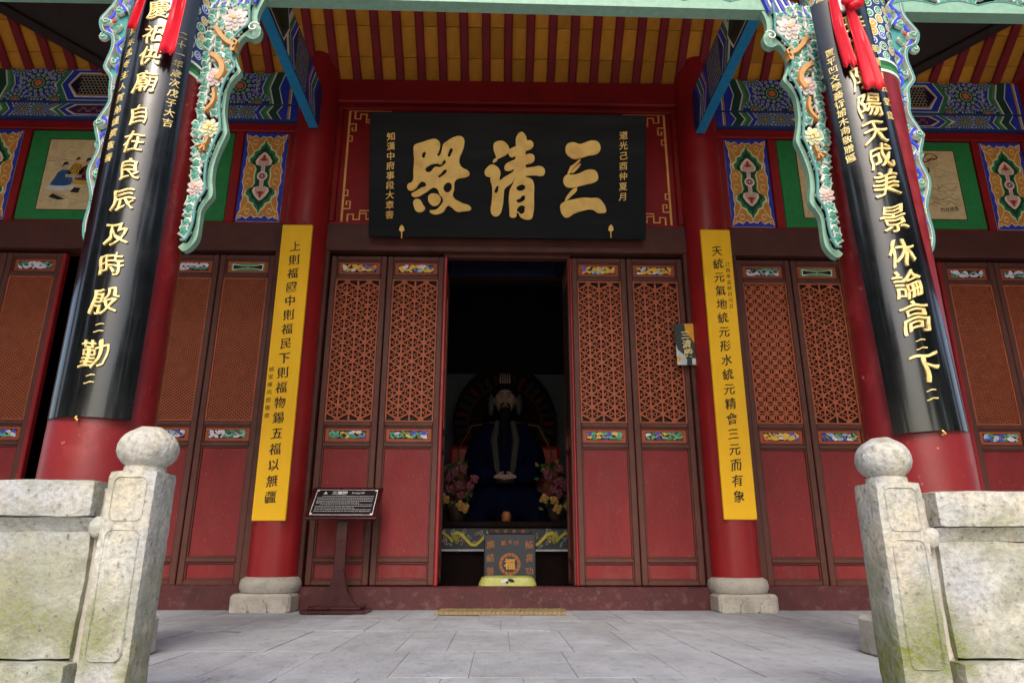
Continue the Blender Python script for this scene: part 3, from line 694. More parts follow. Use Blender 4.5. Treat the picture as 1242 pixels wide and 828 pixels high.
# ---- tie beams from inner to outer columns, painted, with bright blue soffit
def tie_beam(s):
    X0, X1 = s*1.905, s*1.825; zb, zt = 4.345, 4.80
    ys, ye = 5.77, 3.3
    b = MB(); b.prism([(ye, zb-.0), (5.66, zb), (5.80, zb+.08), (5.80, zt-.1), (5.72, zt), (ye, zt)], min(X0, X1), max(X0, X1), axis='x', c=S(34, 52, 110))
    bm = b.build('tie_beam', MT['paint'], H)
    q = MB(); q.box(min(X0, X1)-.003, max(X0, X1)+.003, ye, 5.74, zb-.012, zb-.001, c=S(30, 140, 190)); q.build('blue_soffit', MT['paint'], bm)
    p = MB(lambda u, v, w_: (X1-s*(.001+w_), u, zb+.012+v)); hh = zt-zb-.024
    BL, GN, CR = S(48, 66, 190), S(50, 126, 84), S(232, 230, 210)
    # chevron bands running from the wall outwards
    def ch(u, a=.10): return [(u, 0), (u-a, hh/2), (u, hh)]
    def ch2(u, a=.10): return [(u-.0, hh), (u-a, hh/2), (u, 0)]
    seq = [(5.66, BL), (5.60, CR), (5.585, GN), (5.52, CR), (5.505, BL), (5.45, CR), (5.44, S(190, 120, 60)), (5.41, BL), (5.36, CR)]
    for k, (u, cc) in enumerate(seq[:-1]): p.poly(ch(u)+ch(seq[k+1][0])[::-1], cc, .001)
    rnd = random.Random(2)
    def curls(u0, u1, v0, v1, cols, w0=.002, r=.018):
        u = u0
        while u < u1:
            v = v0
            while v < v1:
                p.poly(circ(u, v, r, 8), cols[rnd.randrange(len(cols))], w0); p.strip(spiral(u, v, r*.85, rnd.uniform(0, 6), 1.1, 1, 8), r*.28, S(210, 206, 190), w0+.0005)
                v += r*2.1
            u += r*2.1
    curls(4.95, 5.26, .02, hh-.01, [BL, GN, S(120, 70, 110)])
    for u, cc in ((4.93, CR), (4.915, BL), (4.85, CR), (4.84, GN), (4.78, CR)): p.poly(ch(u)+ch(u-.06)[::-1], cc, .001+.0003*(4.93-u)*10)
    p.poly([(4.62, .02), (3.3, .02), (3.3, hh-.02), (4.62, hh-.02), (4.72, hh/2)], CR, .0022)
    p.poly([(4.60, .03), (3.3, .03), (3.3, hh-.03), (4.60, hh-.03), (4.70, hh/2)], S(24, 70, 58), .0028)
    p.poly([(4.56, .07), (3.3, .07), (3.3, hh*.44), (4.66, hh*.44)], S(34, 44, 28), .0032); p.poly([(4.56, hh*.52), (3.3, hh*.52), (3.3, hh-.05), (4.5, hh-.05)], S(60, 34, 90), .0034)
    curls(3.3, 4.44, hh*.58, hh-.06, [S(80, 50, 120), S(50, 40, 110)], .0038, .02)
    p.build('painting', MT['paint'], bm)
tie_beam(-1); tie_beam(1)
# ---- ceiling: red rafters and ochre boards ----------------------------------
SL = math.radians(40); CY0, CZ0 = 6.02, 5.02
def ceil_pt(x, t, dn=0): return (x, CY0-t*math.cos(SL)-dn*math.sin(SL)*0, CZ0+t*math.sin(SL)-dn)
rafter0 = None; board0 = {}
pit = .219
xr = -29*pit
k = 0
LEN = 2.9
while xr < 6.4:
    if rafter0 is None:
        b = MB(); b.box(-.042, .042, 0, LEN, -.045, 0, ch=.012); rafter0 = b.build('rafter', MT['raft'], H); o = rafter0
    else:
        o = rafter0.copy(); col.objects.link(o); o.parent = H
    o.location = (xr, CY0, CZ0); o.rotation_euler = (PI+SL*-1, 0, 0)
    o.rotation_euler = (-SL, 0, PI)
    o.rotation_euler = (SL, 0, PI); xr += pit
for i in range(-28, 29):
    for j in range(10):
        L = .29
        if 'b' not in board0:
            b = MB(); b.box(-pit/2, pit/2, 0, L-.004, 0, .02, ch=.003); board0['b'] = b.build('ceiling_board', MT['yboard'], H); o = board0['b']
        elif abs(i) > 24 and j > 4: continue
        else: o = board0['b'].copy(); col.objects.link(o); o.parent = H
        if (abs(i) > 10 and j > 6) : 
            if o is not board0['b']: bpy.data.objects.remove(o); continue
        t = j*L
        o.location = ((i+.5)*pit, CY0-t*math.cos(SL), CZ0+t*math.sin(SL)+random.uniform(0, .002)); o.rotation_euler = (SL, 0, PI)
# solid roof over everything (ridge above the porch, front slope to the eaves)
rf = MB()
t = 2.9; ry, rz = CY0-t*math.cos(SL), CZ0+t*math.sin(SL)
def slabq(p, q, th, x0, x1, mb): mb.prism([p, q, (q[0], q[1]+th), (p[0], p[1]+th)], x0, x1, axis='x')
slabq((6.3, CZ0-.19), (ry, rz+.05), .25, -7, 7, rf); rf.build('roof_slope', MT['tile'], H)
rf = MB(); slabq((ry-.01, rz+.05), (2.75, 4.86), .22, -7, 7, rf); rf.build('roof_slope', MT['tile'], H)
rf = MB(); slabq((6.31, CZ0-.19), (12, 8.5), .2, -7, 7, rf); rf.build('roof_slope', MT['tile'], H)
bx('gable_wall', MT['dred'], H, -7.1, -7.0, 2.6, 12, 3.4, 9, ch=0); bx('gable_wall', MT['dred'], H, 7.0, 7.1, 2.6, 12, 3.4, 9, ch=0)
# dark hip beams and dark underside of the porch corners
for s in (-1, 1):
    A = Vector((s*2.55, 4.35, 3.98)); 
    def onc(x, t, d=.16): return Vector((x, CY0-t*math.cos(SL)+d*math.sin(SL)*0, CZ0+t*math.sin(SL)-d))
    b = MB(); b.tube([onc(s*3.86, .16, .11), onc(s*6.6, 1.86, .11)], .055, 8); b.build('hip_beam', MT['darkwood'], H)
    q = MB(); vs = [tuple(onc(s*a, t, .10)) for a, t in ((3.3, .16), (3.86, .16), (6.6, 1.86), (6.6, 2.8), (3.3, 2.8))]; vs += [(v[0], v[1], v[2]+.03) for v in vs]
    q.add(vs, [[0, 1, 2, 3, 4], [9, 8, 7, 6, 5]]+[[i, (i+1) % 5, 5+(i+1) % 5, 5+i] for i in range(5)]); q.build('soffit_plank', MT['darkwood'], H)
    for xx, zz in ((3.98, 5.13),):
        b = MB(); b.tube([(s*xx-.09, 5.86, zz-.02), (s*xx+.09, 5.86, zz-.02)], .09, 10); b.build('purlin_end', MT['dred'], H)

# ---- fascia between the outer columns ---------------------------------------
SEA = S(128, 168, 146); SEAD = S(80, 138, 132); WH = S(208, 212, 200); PK = S(206, 164, 164); TN = S(196, 140, 80)
LG, DGn = S(66, 150, 128), S(40, 120, 104)
def fascia(x0, x1, dz=0):
    b = MB(); n = max(2, int(round((x1-x0)/.26))); pts = [(x0, 3.405), (x1, 3.405)]
    top = []
    for i in range(n):
        for k in range(7):
            t = k/7; top.append((x0+(x1-x0)*(i+t)/n, 3.455+.028*math.sin(PI*t)))
    top.append((x1, 3.455)); pts = [(x0, 3.405), (x1, 3.405)] + top[::-1]
    b.prism(pts, 3.16, 3.24, c=SEA)
    f = b.build('fascia_board', MT['carve'], H); f.location.z = dz; f.rotation_euler.y = .012 if x0 < 0 < x1 else 0
    q = MB(lambda u, v, w_: (u, 3.165-w_, v)); q.strip([(a, z+.004) for a, z in top], .012, SEAD, .004, .004)
    q.poly([(x0, 3.42), (x1, 3.42), (x1, 3.92), (x0, 3.92)], S(30, 24, 30), -.03)
    rnd = random.Random(int(x0*100)+999)
    x = x0+.04
    while x < x1-.03:
        for z in (3.52, 3.58, 3.64, 3.72):
            a = rnd.uniform(0, 2*PI); r = rnd.uniform(.03, .05); zz = z+rnd.uniform(-.015, .015)
            k = rnd.random()
            if k < .4: q.dome(ovalpts(x, zz, r*1.25, r*.7, rnd.uniform(-.6, .6)), WH, S(44, 64, 190), -.02+rnd.uniform(0, .01), .018)
            elif k < .75: q.dome(leafpts(x-r, zz, r*2.2, r*1.5, rnd.uniform(-.7, .7)), WH, LG, -.02+rnd.uniform(0, .01), .018)
            elif k < .9: q.dome(ovalpts(x, zz, r, r*.8, a), WH, PK, -.02+rnd.uniform(0, .01), .022)
            else: q.dome(ovalpts(x, zz, r, r*.7, a), WH, TN, -.02+rnd.uniform(0, .01), .018)
        x += .055
    q.build('carved_flowers', MT['carve'], f)
fascia(-1.46, 1.46, .012); fascia(-5.2, -2.17, .035); fascia(2.17, 5.2)
bx('eaves_beam', MT['dred'], H, -5.5, 5.5, 3.1, 3.3, 3.92, 4.2)

# ---- carved brackets on the outer columns -----------------------------------
IN_OUT = [(-1.391, 3.42), (-1.417, 3.335), (-1.415, 3.267), (-1.391, 3.222), (-1.395, 3.172), (-1.429, 3.149), (-1.472, 3.165), (-1.499, 3.12), (-1.509, 3.054), (-1.493, 2.989), (-1.469, 2.936), (-1.499, 2.887), (-1.523, 2.828), (-1.527, 2.755), (-1.522, 2.672), (-1.503, 2.591), (-1.495, 2.55), (-1.512, 2.49), (-1.528, 2.425), (-1.539, 2.356), (-1.537, 2.274), (-1.524, 2.188), (-1.549, 2.14), (-1.568, 2.093), (-1.568, 2.023), (-1.57, 1.945), (-1.596, 1.895), (-1.63, 1.872), (-1.657, 1.894)]
IN_BAND = [(-1.476, 3.42), (-1.482, 3.333), (-1.474, 3.266), (-1.478, 3.221), (-1.507, 3.186), (-1.541, 3.13), (-1.55, 3.053), (-1.538, 2.988), (-1.515, 2.946), (-1.544, 2.892), (-1.563, 2.828), (-1.571, 2.754), (-1.565, 2.672), (-1.551, 2.59), (-1.546, 2.55), (-1.561, 2.499), (-1.578, 2.429), (-1.59, 2.355), (-1.588, 2.273), (-1.578, 2.197), (-1.604, 2.139), (-1.614, 2.092), (-1.613, 2.023), (-1.622, 1.963), (-1.637, 1.921), (-1.661, 1.917)]
OUTB = [(-2.227, 3.462), (-2.231, 3.375), (-2.261, 3.312), (-2.288, 3.255), (-2.266, 3.183), (-2.211, 3.15), (-2.194, 3.074), (-2.209, 2.981), (-2.211, 2.938), (-2.17, 2.881), (-2.16, 2.796), (-2.151, 2.719), (-2.19, 2.615), (-2.195, 2.57), (-2.159, 2.441), (-2.186, 2.303), (-2.143, 2.161), (-2.151, 2.016), (-2.136, 1.934), (-2.102, 1.88)]
IN_OUT = smooth([(a-.014, z) for a, z in IN_OUT]); IN_BAND = smooth([(a+.012, z) for a, z in IN_BAND]); OUTB = smooth(OUTB)
def interp(poly_, z):
    for (xa, za), (xb, zb) in zip(poly_, poly_[1:]):
        if (za-z)*(zb-z) <= 0 and za != zb: return xa+(xb-xa)*(z-za)/(zb-za)
    return poly_[-1][0]
def flower(q, cx, cz, r, petal, heart, w0):
    rnd = random.Random(int(cz*1000))
    for ring, (rr, n, k) in enumerate(((1, 9, .46), (.66, 7, .38), (.34, 5, .30))):
        for i in range(n):
            a = 2*PI*(i+.5*ring)/n+rnd.uniform(-.1, .1)
            q.dome(ovalpts(cx+rr*.62*r*math.cos(a), cz+rr*.62*r*math.sin(a), r*k, r*k*.62, a, 8), WH, petal if (i+ring) % 3 else tuple(.85*c for c in petal), w0+.008*ring+.0008*i, .008)
    q.dome(circ(cx, cz, r*.16, 7), heart, heart, w0+.026, .006)
def bracket(s):
    cxl = 1.685
    # inner side
    b = MB(); pts = [(s*-a, z) for a, z in IN_OUT] + [(s*-a, z) for a, z in IN_BAND[::-1]]
    b.prism(pts, 3.165, 3.205, c=SEA); br = b.build('carved_bracket', MT['carve'], H)
    q = MB(lambda u, v, w_: (-s*u, 3.15-w_, v))
    q.strip(IN_BAND, .016, SEAD, .018, .006)
    core = [(-1.70, 3.42)] + IN_BAND + [(-1.66, 1.9)]
    bk = MB(); bk.prism([(-s*a, z) for a, z in core], 3.185, 3.2, c=S(28, 30, 32)); bk.build('backing', MT['carve'], br)
    rnd = random.Random(31)
    fl_ = [(-1.545, 3.262, .078, S(216, 186, 186)), (-1.600, 2.884, .06, S(226, 180, 186)), (-1.590, 2.566, .056, S(232, 218, 150)), (-1.615, 2.216, .05, S(226, 186, 190))]
    wt = .0
    for pts, wd in (([(-1.64, 3.2), (-1.60, 3.14), (-1.56, 3.10), (-1.53, 3.08), (-1.53, 3.04)], .036), ([(-1.54, 3.12), (-1.51, 3.1), (-1.53, 3.06)], .016), ([(-1.64, 3.02), (-1.6, 2.99), (-1.575, 2.95), (-1.57, 2.9), (-1.59, 2.86)], .042), ([(-1.60, 2.80), (-1.59, 2.74), (-1.60, 2.70), (-1.63, 2.66)], .024), ([(-1.59, 2.50), (-1.60, 2.46), (-1.625, 2.43)], .02), ([(-1.60, 2.46), (-1.60, 2.42)], .012), ([(-1.61, 2.46), (-1.645, 2.45)], .012)):
        q.strip(smooth(pts, 3), wd*1.0, TN, -.01, .035)
    z = 3.39; i = 0
    while z > 1.93:
        xb = interp(IN_BAND, z)-.008; xa = -1.692+.030*max(0, (3.0-z))
        wdt = max(.02, xb-xa)
        for k in range(max(1, int(wdt/.044))):
            x = xa+wdt*(k+.5)/max(1, int(wdt/.044))+rnd.uniform(-.008, .008); zz = z+rnd.uniform(-.012, .012)
            if any(math.hypot(x-f[0], zz-f[1]) < f[2]*.95 for f in fl_): continue
            a = rnd.choice((rnd.uniform(-2.6, -.5), rnd.uniform(-2.6, -.5), rnd.uniform(0, 6.2))); L = rnd.uniform(.075, .10)
            body = rnd.choice((S(80, 160, 140), S(52, 136, 118), S(112, 180, 162)))
            pp = leafpts(x-L*.5*math.cos(a), zz-L*.5*math.sin(a), L, L*.62, a)
            pp = [(min(u, xb+.012), v) for u, v in pp]
            q.dome(pp, WH, body, -.02+rnd.uniform(0, .018), .018, .66, DGn)
            i += 1
        z -= .043
    for f in fl_: flower(q, f[0], f[1], f[2], f[3], S(226, 190, 90), -.005)
    for k in range(12):      # blue feathered wing at the top
        q.strip([(-1.69+.022*k, 3.33+.004*k), (-1.65+.022*k, 3.41+.01*k)], .017, S(44, 60, 190) if k % 2 else WH, -.01+.001*(k % 3), .02)
    # knob curl
    q.strip(spiral(-1.435, 3.205, .034, .5, 1.2, 1, 14), .011, WH, .012, .006)
    q.build('carved_flowers', MT['carve'], br)
    # outer side: blue scrolls and green curls
    bk = MB(); core = [(-1.98, 3.462)] + OUTB + [(-2.06, 1.88)]
    bk.prism([(-s*a, z) for a, z in core][::1], 3.185, 3.21, c=S(60, 140, 140)); ob = bk.build('carved_bracket', MT['carve'], H)
    q = MB(lambda u, v, w_: (-s*u, 3.184-w_, v)); q.strip(OUTB, .018, SEAD, .0, .03)
    q.strip([(a+.012, z) for a, z in OUTB], .006, WH, .0, .034)
    rnd = random.Random(8)
    for k in range(9):
        z = 3.40-k*.17; xb = interp(OUTB, z)
        pts = [(xb+.045+.022*math.sin(t*1.3+k), z+.085-.17*t/6) for t in range(7)]
        q.strip(pts, .036, WH, .0, .02); q.strip(pts, .024, S(40, 60, 200), .012, .014)
        q.dome(circ(xb+.03, z-.075, .030, 10), WH, S(60, 160, 130), .004, .022); q.strip(spiral(xb+.03, z-.075, .02, k, 1, 1, 8), .006, WH, .026, .004)
        q.dome(ovalpts(xb+.09, z-.02, .035, .02, .8), WH, LG if k % 2 else S(70, 90, 210), .002, .022)
        q.dome(ovalpts(xb+.10, z-.09, .035, .02, -.8), WH, DGn, .003, .02)
        if k % 3 == 1: q.dome(circ(xb+.07, z+.02, .012, 6), S(210, 60, 50), S(210, 60, 50), .02, .01)
    for (a, z) in ((-2.25, 3.235), (-2.175, 2.59)):
        q.dome(ovalpts(a, z, .034, .026, .2, 10), WH, S(60, 150, 110), .01, .03); q.strip(spiral(a, z, .02, 0, 1, 1, 8), .006, WH, .04, .004)
    q.build('carved_scrolls', MT['carve'], ob)
bracket(-1); bracket(1)

# ---- inside of the hall ------------------------------------------------------
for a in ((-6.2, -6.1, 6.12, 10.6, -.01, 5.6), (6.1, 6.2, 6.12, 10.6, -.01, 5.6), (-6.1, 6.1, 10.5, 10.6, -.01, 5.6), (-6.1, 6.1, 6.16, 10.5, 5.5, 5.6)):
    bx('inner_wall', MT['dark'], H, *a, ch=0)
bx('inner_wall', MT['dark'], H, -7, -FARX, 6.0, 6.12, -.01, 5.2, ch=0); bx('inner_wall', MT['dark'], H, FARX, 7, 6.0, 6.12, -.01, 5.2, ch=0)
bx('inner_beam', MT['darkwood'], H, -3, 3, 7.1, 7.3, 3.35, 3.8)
bx('inner_floor', MT['slab'], H, -6.1, 6.1, 6.12, 10.5, -.011, .0, ch=0)
b = MB(); b.box(-.62, .56, 7.02, 7.06, 3.36, 3.92, ch=.01, c=S(26, 36, 66)); b.box(-.56, .50, 7.012, 7.02, 3.42, 3.86, c=S(16, 24, 52)); b.build('inner_tablet', MT['paint'], H)
# dark carved screens behind the open side doorways
for s in (-1, 1):
    p = MB(lambda u, v, w_: (u, 7.6-w_, v)); rnd = random.Random(17+s)
    p.poly([(s*3.69-.9, .1), (s*3.69+.9, .1), (s*3.69+.9, 3.4), (s*3.69-.9, 3.4)], S(24, 26, 26), 0)
    for k in range(90): p.dome(ovalpts(s*3.69+rnd.uniform(-.8, .8), rnd.uniform(.2, 3.3), rnd.uniform(.05, .12), rnd.uniform(.03, .06), rnd.uniform(0, 3)), S(60, 64, 50), rnd.choice((S(60, 50, 30), S(30, 50, 46), S(70, 40, 30))), .01*rnd.random(), .02)
    p.build('carved_screen', MT['carve'], H)

# ================================================================== THINGS
# ---- the plaque over the door
pl = empty('name_plaque', (0, 5.86, 3.25)); tag(pl, 'big black plaque with three gold characters hanging tilted above the open doorway', 'plaque')
PB, PT = Vector((0.004, 5.85, 3.248)), Vector((0.004, 5.53, 4.377)); PH = (PT-PB).length; pd = (PT-PB).normalized(); pn = Vector((0, -pd.z, pd.y))
PW = 2.59
def plm(u, v, w_): return tuple(Vector((u, 0, 0))+PB+pd*v+pn*w_-pl.location)
b = MB(plm); b.box(-PW/2, PW/2, 0, PH, -.05, 0, ch=.006); b.build('board', MT['plaqueb'], pl)
def pm(mx, my):
    u = (mx-88)/1041*PW-PW/2; bot = 580+.0115*(mx-88); top = 102+.0212*(mx-88); return (u, (bot-my)/(bot-top)*PH)
def big_char(splines, tr, name='gilded_character'):
    c = bpy.data.curves.new('stroke', 'CURVE'); c.dimensions = '2D'; c.fill_mode = 'BOTH'; c.extrude = .007; c.bevel_depth = .004; c.bevel_resolution = 1; c.resolution_u = 5; c.offset = -.007
    for sp in splines:
        s_ = c.splines.new('BEZIER'); s_.bezier_points.add(len(sp)-1); s_.use_cyclic_u = True
        for bp, p in zip(s_.bezier_points, sp):
            bp.co = (*pm(*tr(*p)), 0); bp.handle_left_type = bp.handle_right_type = 'AUTO'
    o = bpy.data.objects.new('stroke', c); col.objects.link(o); dg = bpy.context.evaluated_depsgraph_get(); e = o.evaluated_get(dg); me = e.to_mesh()
    V = [tuple(v.co) for v in me.vertices]; F = [list(p.vertices) for p in me.polygons]; e.to_mesh_clear(); bpy.data.objects.remove(o); bpy.data.curves.remove(c)
    return V, F
def put(charlist, tr):
    m_ = MB(plm)
    for k, spl in enumerate(charlist):
        V, F = big_char(spl, tr); m_.add([(x, y, z+.012+.0006*k) for x, y, z in V], F)
    m_.build('gilded_character', MT['gold'], pl)
SAN = [[[(95, 215), (100, 170), (125, 148), (165, 145), (205, 158), (250, 145), (300, 130), (345, 140), (368, 175), (365, 215), (340, 240), (270, 255), (205, 275), (165, 280), (130, 262), (105, 240)]],
       [[(78, 440), (85, 415), (105, 395), (150, 395), (200, 385), (255, 360), (300, 355), (335, 370), (352, 410), (348, 440), (320, 460), (260, 475), (180, 495), (120, 500), (90, 480)]],
       [[(60, 625), (100, 600), (160, 585), (240, 572), (300, 575), (355, 578), (385, 605), (415, 665), (412, 690), (385, 697), (345, 695), (310, 672), (230, 680), (170, 700), (105, 732), (75, 710), (58, 670)]],
       [[(206, 276), (216, 278), (160, 350), (126, 396), (110, 396)]], [[(210, 308), (218, 312), (160, 385), (145, 392)]], [[(148, 320), (154, 324), (130, 372), (122, 370)]], [[(172, 494), (190, 496), (130, 580), (100, 606), (90, 602)]]]
put(SAN, lambda x, y: (776+.4874*x, 155+.4874*y))
QING = [[[(175, 190), (180, 150), (215, 130), (255, 133), (285, 158), (302, 195), (285, 235), (245, 260), (205, 270), (190, 240)]],
        [[(200, 262), (212, 266), (182, 305), (172, 303)]],
        [[(108, 375), (130, 335), (165, 312), (200, 325), (228, 355), (235, 400), (215, 425), (160, 420), (120, 405)]],
        [[(160, 410), (225, 405), (232, 440), (262, 500), (262, 560), (250, 660), (235, 700), (205, 722), (172, 710), (158, 680), (165, 600), (168, 500)], [(197, 535), (215, 500), (212, 485), (203, 495)]],
        [[(225, 450), (240, 430), (300, 390), (345, 370), (350, 400), (330, 455), (275, 500), (250, 530), (228, 490)]],
        [[(345, 135), (355, 95), (388, 62), (420, 80), (437, 125), (432, 180), (425, 300), (430, 410), (345, 415), (342, 300), (348, 180)]],
        [[(290, 210), (330, 180), (400, 150), (440, 128), (475, 135), (488, 165), (475, 195), (430, 215), (360, 245), (320, 265), (295, 245)]],
        [[(260, 350), (270, 315), (320, 285), (400, 255), (450, 232), (485, 240), (498, 275), (480, 305), (430, 322), (350, 350), (300, 370), (270, 365)]],
        [[(325, 400), (400, 350), (480, 335), (545, 330), (572, 350), (577, 385), (560, 408), (500, 405), (430, 410), (350, 430)]],
        [[(302, 520), (325, 470), (345, 425), (390, 405), (440, 415), (475, 430), (492, 460), (495, 560), (490, 700), (475, 740), (440, 748), (400, 735), (378, 715), (370, 690), (360, 720), (335, 733), (305, 720), (302, 690)],
         [(360, 505), (385, 480), (415, 480), (416, 508)], [(360, 600), (385, 585), (414, 560), (416, 590)], [(365, 665), (415, 640), (418, 662), (410, 692), (378, 692)]]]
put(QING, lambda x, y: (465.75+.4874*x, 155+.4874*y))
A = lambda x, y: (124.2+.525*x, 124+.525*y)
I_ = lambda p: ((p[0]-124.2)/.525, (p[1]-124)/.525)
outline = [(254, 236), (264, 228), (290, 220), (313, 212), (336, 210), (350, 220), (354, 235), (348, 262), (344, 274), (350, 272), (358, 250), (362, 232), (378, 218), (402, 204), (425, 199), (441, 208), (444, 235), (436, 262), (427, 284), (428, 306), (438, 320), (458, 331), (465, 346), (450, 358), (420, 364), (410, 374), (408, 402), (404, 428), (436, 452), (468, 466), (472, 478), (442, 487), (418, 488), (394, 470), (385, 466), (368, 488), (345, 498), (326, 496), (314, 484), (338, 478), (358, 458), (364, 444), (352, 424), (336, 398), (300, 416), (268, 432), (252, 430), (246, 420), (262, 408), (284, 394), (300, 386), (288, 374), (278, 380), (262, 402), (242, 408), (230, 396), (234, 380), (248, 372), (252, 330), (254, 284), (252, 262)]
DIAN = [[outline, [(291, 282), (287, 268), (297, 262), (296, 272)], [(300, 328), (312, 314), (342, 306), (356, 310), (371, 293), (354, 316), (336, 315), (310, 336)], [(348, 355), (356, 346), (376, 330), (373, 340), (360, 350)], [(385, 278), (386, 262), (396, 248), (393, 268)], [(368, 400), (389, 378), (386, 412)]],
        [[(311, 424), (331, 416), (355, 429), (356, 450), (334, 467), (312, 452), (308, 436)]], [[(255, 444), (276, 438), (292, 460), (300, 474), (287, 489), (266, 486), (255, 466)]]]
put(DIAN, lambda x, y: (x, y))
m_ = MB(plm); GOLDT = '知漢中府事段大章書'
for k, ch in enumerate(GOLDT): u, v = pm(168-1.0*k*.3, 199+k*37.2); text(m_, ch, u, v, .080, .001, .006, .029, brush=.01)
m_.build('inscription', MT['gold'], pl)
m_ = MB(plm)
for k, ch in enumerate('道光己酉仲夏月'): u, v = pm(1043-.2*k, 200+k*38.5); text(m_, ch, u, v, .082, .001, .006, .029, brush=.01)
m_.build('inscription', MT['gold'], pl)
for mx in (212, 996):
    m_ = MB(plm); u, v = pm(mx, 556); m_.prism([(0, 0)]*3, 0, 0) if False else None
    V = [(u-.025, v), (u-.018, v+.03), (u, v+.052), (u+.018, v+.03), (u+.025, v), (u, v-.02)]
    m_.add([(a, b_, .002) for a, b_ in V]+[(a, b_, .014) for a, b_ in V], [[5, 4, 3, 2, 1, 0], [6, 7, 8, 9, 10, 11]]+[[i, (i+1) % 6, 6+(i+1) % 6, 6+i] for i in range(6)])
    m_.box(u-.004, u+.004, v-.075, v-.018, .003, .012); m_.build('brass_hook', MT['gold'], pl)

# ---- yellow banners on the inner columns
def banner(s, txt, small, label, zt, zb, smallu, smz):
    e = empty('yellow_couplet_board', (s*1.915, 5.745, zb)); tag(e, label, 'couplet board', 'yellow couplet boards on the inner columns')
    b = MB(); b.box(-.137, .137, 0, .028, 0, zt-zb, ch=.005); o_ = b.build('board', MT['yellow'], e); e.rotation_euler = (math.radians(.5), 0, math.radians(1.2*s))
    n = len(txt); z_a = 3.083-zb; z_b = (.87 if s < 0 else .89)-zb
    for k, ch in enumerate(txt):
        m_ = MB(lambda u, v, w_: (u, -.0005-w_, v)); text(m_, ch, 0, z_a+(z_b-z_a)*k/(n-1), .104, 0, .008, .006, slant=.13, brush=.022, xs=.95)
        m_.build('character', MT['ink'], e)
    m_ = MB(lambda u, v, w_: (u, -.0005-w_, v))
    for k, ch in enumerate(small): text(m_, ch, smallu, smz[0]-zb+(smz[1]-smz[0])*k/(len(small)-1), .046, 0, .0, .006, slant=.1)
    m_.build('signature', MT['ink'], e)
    for q in (-.05, .05):
        m_ = MB(); m_.tube([(q, .02, zt-zb-.01), (q, .005, zt-zb+.03), (q+.006, .03, zt-zb+.045), (q, .06, zt-zb+.04)], .004); m_.build('hook', MT['metal'], e)
banner(-1, '上則福國中則福民下則福物錫五福以無疆', '姚家陳丙煌敬書', 'yellow couplet board left of the doorway, its first character 上, small signature low on its left', 3.30, .685, -.10, (1.94, 1.54))
banner(1, '天統元氣地統元形水統元精會三元而有象', '己酉年孟秋月元旦', 'yellow couplet board right of the doorway, its first character 天, small line high on its right', 3.297, .705, .085, (2.95, 2.55))

# ---- black curved couplet boards on the outer columns
def couplet(s, label, zt, zb, half, tilt, chars, small1, small2):
    cx = -1.885 if s < 0 else 1.88; e = empty('black_couplet_board', (cx, 3.188, zb)); tag(e, label, 'couplet board', 'black couplet boards on the outer columns')
    R_ = .228; e.rotation_euler = (0, tilt, 0)
    n = 28; vs = []; fs = []; nz = 12
    prof = [(R_, -half), ] 
    ring = [(R_*math.sin(-half+2*half*i/n), -R_*math.cos(-half+2*half*i/n)) for i in range(n+1)] + [((R_-.016)*math.sin(half-2*half*i/n), -(R_-.016)*math.cos(half-2*half*i/n)) for i in range(n+1)]
    m = len(ring)
    for j in range(nz+1):
        z = (zt-zb)*j/nz
        for x, y in ring: vs.append((x, y, z))
    for j in range(nz):
        for i in range(m): fs.append([j*m+i, j*m+(i+1) % m, (j+1)*m+(i+1) % m, (j+1)*m+i])
    fs.append(list(range(m))[::-1]); fs.append([nz*m+i for i in range(m)])
    # split caps into quads for clean shading
    fs = fs[:-2]
    for j in (0, nz):
        for i in range(n):
            q = [j*m+i, j*m+i+1, j*m+(m-1)-(i+1), j*m+(m-1)-i]; fs.append(q if j else q[::-1])
    b = MB(); b.add(vs, fs); b.build('board', MT['lacq'], e, True)
    fn = lambda u, v, w_: ((R_+w_)*math.sin(u/R_), -(R_+w_)*math.cos(u/R_), v-zb)
    for (ch, u, z, sz, xs) in chars:
        m_ = MB(fn); text(m_, ch, u, z, sz, 0, .009, .035, slant=.16, brush=.036, xs=xs); m_.build('gilded_character', MT['palegold'], e)
    for (txt, u, za, zc, sz) in (small1, small2):
        m_ = MB(fn)
        for k, ch in enumerate(txt): text(m_, ch, u, za+(zc-za)*k/(len(txt)-1), sz, 0, .004, .028, slant=.14, brush=.03)
        m_.build('inscription', MT['palegold'], e)
    m_ = MB(); m_.tube([(0, -R_+.0, -.0), (0, -R_-.008, -.008), (.008, -R_-.006, -.014), (.0, -R_+.008, -.018)], .004); m_.build('brass_hook', MT['gold'], e)
zl = [3.148, 2.992, 2.86, 2.701, 2.508, 2.357, 2.202, 2.042, 1.862, 1.707, 1.529, 1.403, 1.28, 1.168]
cl_ = [(c, .026, z, (.125, .12, .12, .13, .115, .12, .12, .125, .125, .125, .135, .055, .14, .055)[k], .86) for k, (c, z) in enumerate(zip('慶祀供廟自在良辰及時殷二勤二', zl))]
couplet(-1, 'black curved couplet board on the left outer column, gold characters 供廟自在良辰及時', 3.75, 1.0, .94, 0, cl_, ('癸未孟冬主人賀弟謹撰敬書', -.10, 3.03, 2.28, .05), ('二十一年歲次戊子大吉', .155, 3.03, 2.50, .05))
zr = [3.12, 2.97, 2.79, 2.626, 2.471, 2.329, 2.176, 1.988, 1.806, 1.646, 1.483, 1.356, 1.247, 1.122]
cr_ = [(c, -.012, z, (.15, .15, .15, .15, .145, .145, .15, .15, .15, .15, .16, .065, .15, .065)[k], .9) for k, (c, z) in enumerate(zip('時值陰陽天成美景休論高二下二', zr))]
